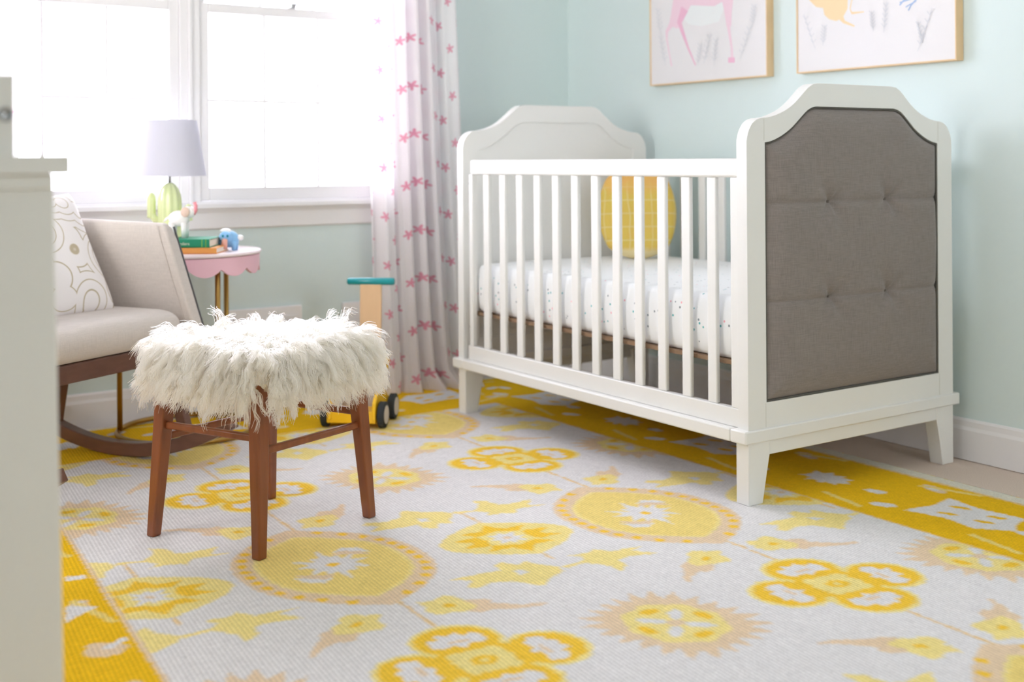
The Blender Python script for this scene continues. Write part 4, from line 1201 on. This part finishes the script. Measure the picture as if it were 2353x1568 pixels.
# wool: wavy locks gathered in clumps, falling over the edge
def fur(nstr=15000, ncl=900, seg=8, R_=.0006):
    def sample(n):
        # top area and side band, as (pos, normal)
        P_ = np.zeros((n, 3)); N_ = np.zeros((n, 3))
        top_ = rng.random(n) < .56
        m = top_.sum(); uv = rng.uniform(-1, 1, (m, 2))
        x, y = uv[:, 0] * SW * .97, uv[:, 1] * SW * .97
        # rounded corners
        P_[top_] = np.stack([x, y, np.full(m, .442)], 1)
        N_[top_] = np.stack([x / SW * .55, y / SW * .55, np.ones(m)], 1)
        q = (~top_).sum(); s_ = rng.uniform(0, 4, q); side = s_.astype(int); f = (s_ - side) * 2 - 1
        ca = np.array([[1, 0], [0, 1], [-1, 0], [0, -1]])[side]; ta = np.array([[0, 1], [-1, 0], [0, -1], [1, 0]])[side]
        z = rng.uniform(.368, .442, q)
        xy = ca * SW + ta * (f * SW)[:, None] * .96
        P_[~top_] = np.concatenate([xy, z[:, None]], 1)
        N_[~top_] = np.concatenate([ca + ta * (f ** 5)[:, None] * .8, np.full((q, 1), .35)], 1)
        N_ /= np.linalg.norm(N_, axis=1, keepdims=True)
        # round the corners
        r2 = .06; ax, ay = np.abs(P_[:, 0]), np.abs(P_[:, 1]); ox, oy = np.maximum(ax - (SW - r2), 0), np.maximum(ay - (SW - r2), 0)
        d = np.hypot(ox, oy); k_ = np.where(d > r2, r2 / np.maximum(d, 1e-9), 1)
        P_[:, 0] = np.sign(P_[:, 0]) * (np.minimum(ax, SW - r2) + ox * k_); P_[:, 1] = np.sign(P_[:, 1]) * (np.minimum(ay, SW - r2) + oy * k_)
        return P_, N_
    Pc, Nc = sample(ncl); Ps, Ns = sample(nstr)
    # nearest clump
    ci = np.empty(nstr, int)
    for a in range(0, nstr, 2000):
        dd = ((Ps[a:a + 2000, None, :] - Pc[None]) ** 2).sum(-1); ci[a:a + 2000] = dd.argmin(1)
    edge = np.maximum(np.abs(Pc[:, 0]), np.abs(Pc[:, 1])) / SW
    Lc = rng.uniform(.060, .098, ncl) * np.where(edge > .8, 1.10, .62)
    jit = rng.normal(0, .36, (ncl, 3)); 
    Dc = Nc + jit * .8; Dc /= np.linalg.norm(Dc, axis=1, keepdims=True)
    out = Pc[:, :2] / np.maximum(np.linalg.norm(Pc[:, :2], axis=1, keepdims=True), .02)
    def curve(P0, D, L, outw, g):
        pts = [P0]; v = D.copy(); p = P0.copy(); st_ = (L / seg)[:, None]
        for s_ in range(seg):
            v = v + np.concatenate([outw * .05, np.full((len(v), 1), -g)], 1) * (1 if s_ > 0 else .6)
            v /= np.linalg.norm(v, axis=1, keepdims=True)
            p = p + v * st_
            # the hide keeps the wool out of the cushion
            ins = (np.abs(p[:, 0]) < SW + .006) & (np.abs(p[:, 1]) < SW + .006) & (p[:, 2] < .450) & (p[:, 2] > .355)
            tp_ = ins & (p[:, 2] > .432)
            p[:, 2] = np.where(tp_, .450 + .004 * s_ / seg, p[:, 2])
            sd = ins & ~tp_
            mx_ = np.abs(p[:, 0]) > np.abs(p[:, 1])
            p[:, 0] = np.where(sd & mx_, np.sign(p[:, 0]) * (SW + .008), p[:, 0]); p[:, 1] = np.where(sd & ~mx_, np.sign(p[:, 1]) * (SW + .008), p[:, 1])
            pts.append(p.copy())
        return np.stack(pts, 1)
    Cc = curve(Pc, Dc, Lc, out, .30)
    Ls = Lc[ci] * rng.uniform(.75, 1.1, nstr); Dss = Dc[ci] * .7 + Ns * .4 + rng.normal(0, .16, (nstr, 3)); Dss /= np.linalg.norm(Dss, axis=1, keepdims=True)
    Cs = curve(Ps, Dss, Ls, out[ci], .30)
    tt = np.linspace(0, 1, seg + 1)[None, :, None]
    off = (Ps - Pc[ci])[:, None, :]
    target = Cc[ci] + off * (1 - tt) + rng.normal(0, .0055, (nstr, 1, 3)) * tt
    kf = np.clip(tt * 1.1, 0, .72)
    C = Cs * (1 - kf) + target * kf
    wfreq = rng.uniform(9, 15, (ncl, 1))[ci]; wph = rng.uniform(0, 6.28, (ncl, 1))[ci] + rng.normal(0, .5, (nstr, 1))
    ta = wfreq * tt[..., 0] + wph
    wx = rng.normal(0, 1, (ncl, 3))[ci]; wy = rng.normal(0, 1, (ncl, 3))[ci]
    wx /= np.linalg.norm(wx, axis=1, keepdims=True); wy /= np.linalg.norm(wy, axis=1, keepdims=True)
    A = .0048 * tt
    C = C + A * (np.sin(ta)[..., None] * wx[:, None, :] + np.cos(ta)[..., None] * wy[:, None, :])
    C[..., 2] = np.maximum(C[..., 2], .005)
    hc = bpy.data.hair_curves.new('sheepskin')
    hc.add_curves([seg + 1] * nstr)
    hc.attributes['position'].data.foreach_set('vector', C.reshape(-1).astype(np.float32))
    rad = (R_ * (1 - .6 * tt[..., 0] ** 1.5)) * rng.uniform(.8, 1.25, (nstr, 1))
    ra = hc.attributes.get('radius') or hc.attributes.new('radius', 'FLOAT', 'POINT')
    ra.data.foreach_set('value', rad.reshape(-1).astype(np.float32))
    hc.materials.append(M['fur'])
    o = bpy.data.objects.new('sheepskin', hc); link(o, stool)
    return o
fo = fur(40000, 2400, 9, .00075)
fo['kind'] = 'stuff'
fo['label'] = 'long ivory sheepskin wool'

# ------------------------------------------------------------------ daylight
w = bpy.data.worlds.new('overcast sky'); sc.world = w; w.use_nodes = True
bg = w.node_tree.nodes['Background']; bg.inputs[1].default_value = 9.0
wt = w.node_tree; wtc = wt.nodes.new('ShaderNodeTexCoord'); wsp = wt.nodes.new('ShaderNodeSeparateXYZ'); wcr = wt.nodes.new('ShaderNodeValToRGB')
wt.links.new(wtc.outputs['Generated'], wsp.inputs[0])
wma = wt.nodes.new('ShaderNodeMath'); wma.operation = 'MULTIPLY_ADD'; wma.inputs[1].default_value = .5; wma.inputs[2].default_value = .5
wt.links.new(wsp.outputs[1], wma.inputs[0]); wt.links.new(wma.outputs[0], wcr.inputs[0])
wcr.color_ramp.elements[0].position = .25; wcr.color_ramp.elements[0].color = (1.0, .96, .93, 1)
wcr.color_ramp.elements[1].position = .75; wcr.color_ramp.elements[1].color = (.94, .935, 1.06, 1)
wt.links.new(wcr.outputs[0], bg.inputs[0])
def portal(loc, rot, sx, sy):
    l = bpy.data.lights.new('window_portal', 'AREA'); l.shape = 'RECTANGLE'; l.size = sx; l.size_y = sy
    l.cycles.is_portal = True
    o = bpy.data.objects.new('window_portal', l); o.location = loc; o.rotation_euler = rot; COL.objects.link(o)
portal(((OX0 + OX1) / 2, YW + .17, 1.42), (-PI / 2, 0, 0), OX1 - OX0, OZ1 - OZ0)
portal((XL - .17, (LY0 + LY1) / 2, 1.42), (-PI / 2, 0, PI / 2), LY1 - LY0, LZ1 - LZ0)

portal(((FX0 + FX1) / 2, YB - .17, 1.42), (PI / 2, 0, 0), FX1 - FX0, FZ1 - FZ0)

# ------------------------------------------------------------------ camera
cd = bpy.data.cameras.new('camera'); cam = bpy.data.objects.new('camera', cd); COL.objects.link(cam)
mw = Matrix((( CR.x, CU.x, -FW.x, 0), (CR.y, CU.y, -FW.y, 0), (CR.z, CU.z, -FW.z, 0), (0, 0, 0, 1)))
cam.matrix_world = Matrix.Translation(CAM) @ mw
cd.sensor_fit = 'HORIZONTAL'; cd.sensor_width = 36; cd.lens = F / 2353 * 36
cd.shift_x = -(PX - 1176.5) / 2353; cd.shift_y = -(784 - PY) / 2353
cd.clip_start = .05
cd.dof.use_dof = True; cd.dof.focus_distance = 2.72; cd.dof.aperture_fstop = 2.8
sc.camera = cam

sc.view_settings.view_transform = 'Standard'; sc.view_settings.look = 'None'
sc.view_settings.gamma = 1; sc.view_settings.use_curve_mapping = False
sc.view_settings.exposure = 0.43
sc.cycles.max_bounces = 16; sc.cycles.diffuse_bounces = 6; sc.cycles.transparent_max_bounces = 16; sc.cycles.transmission_bounces = 16; sc.cycles.glossy_bounces = 6; sc.cycles.use_adaptive_sampling = True; sc.cycles.adaptive_threshold = .09; sc.cycles.adaptive_min_samples = 16; sc.cycles.time_limit = 1150
sc.cycles.use_denoising = True
sc.cycles.sample_clamp_indirect = 6
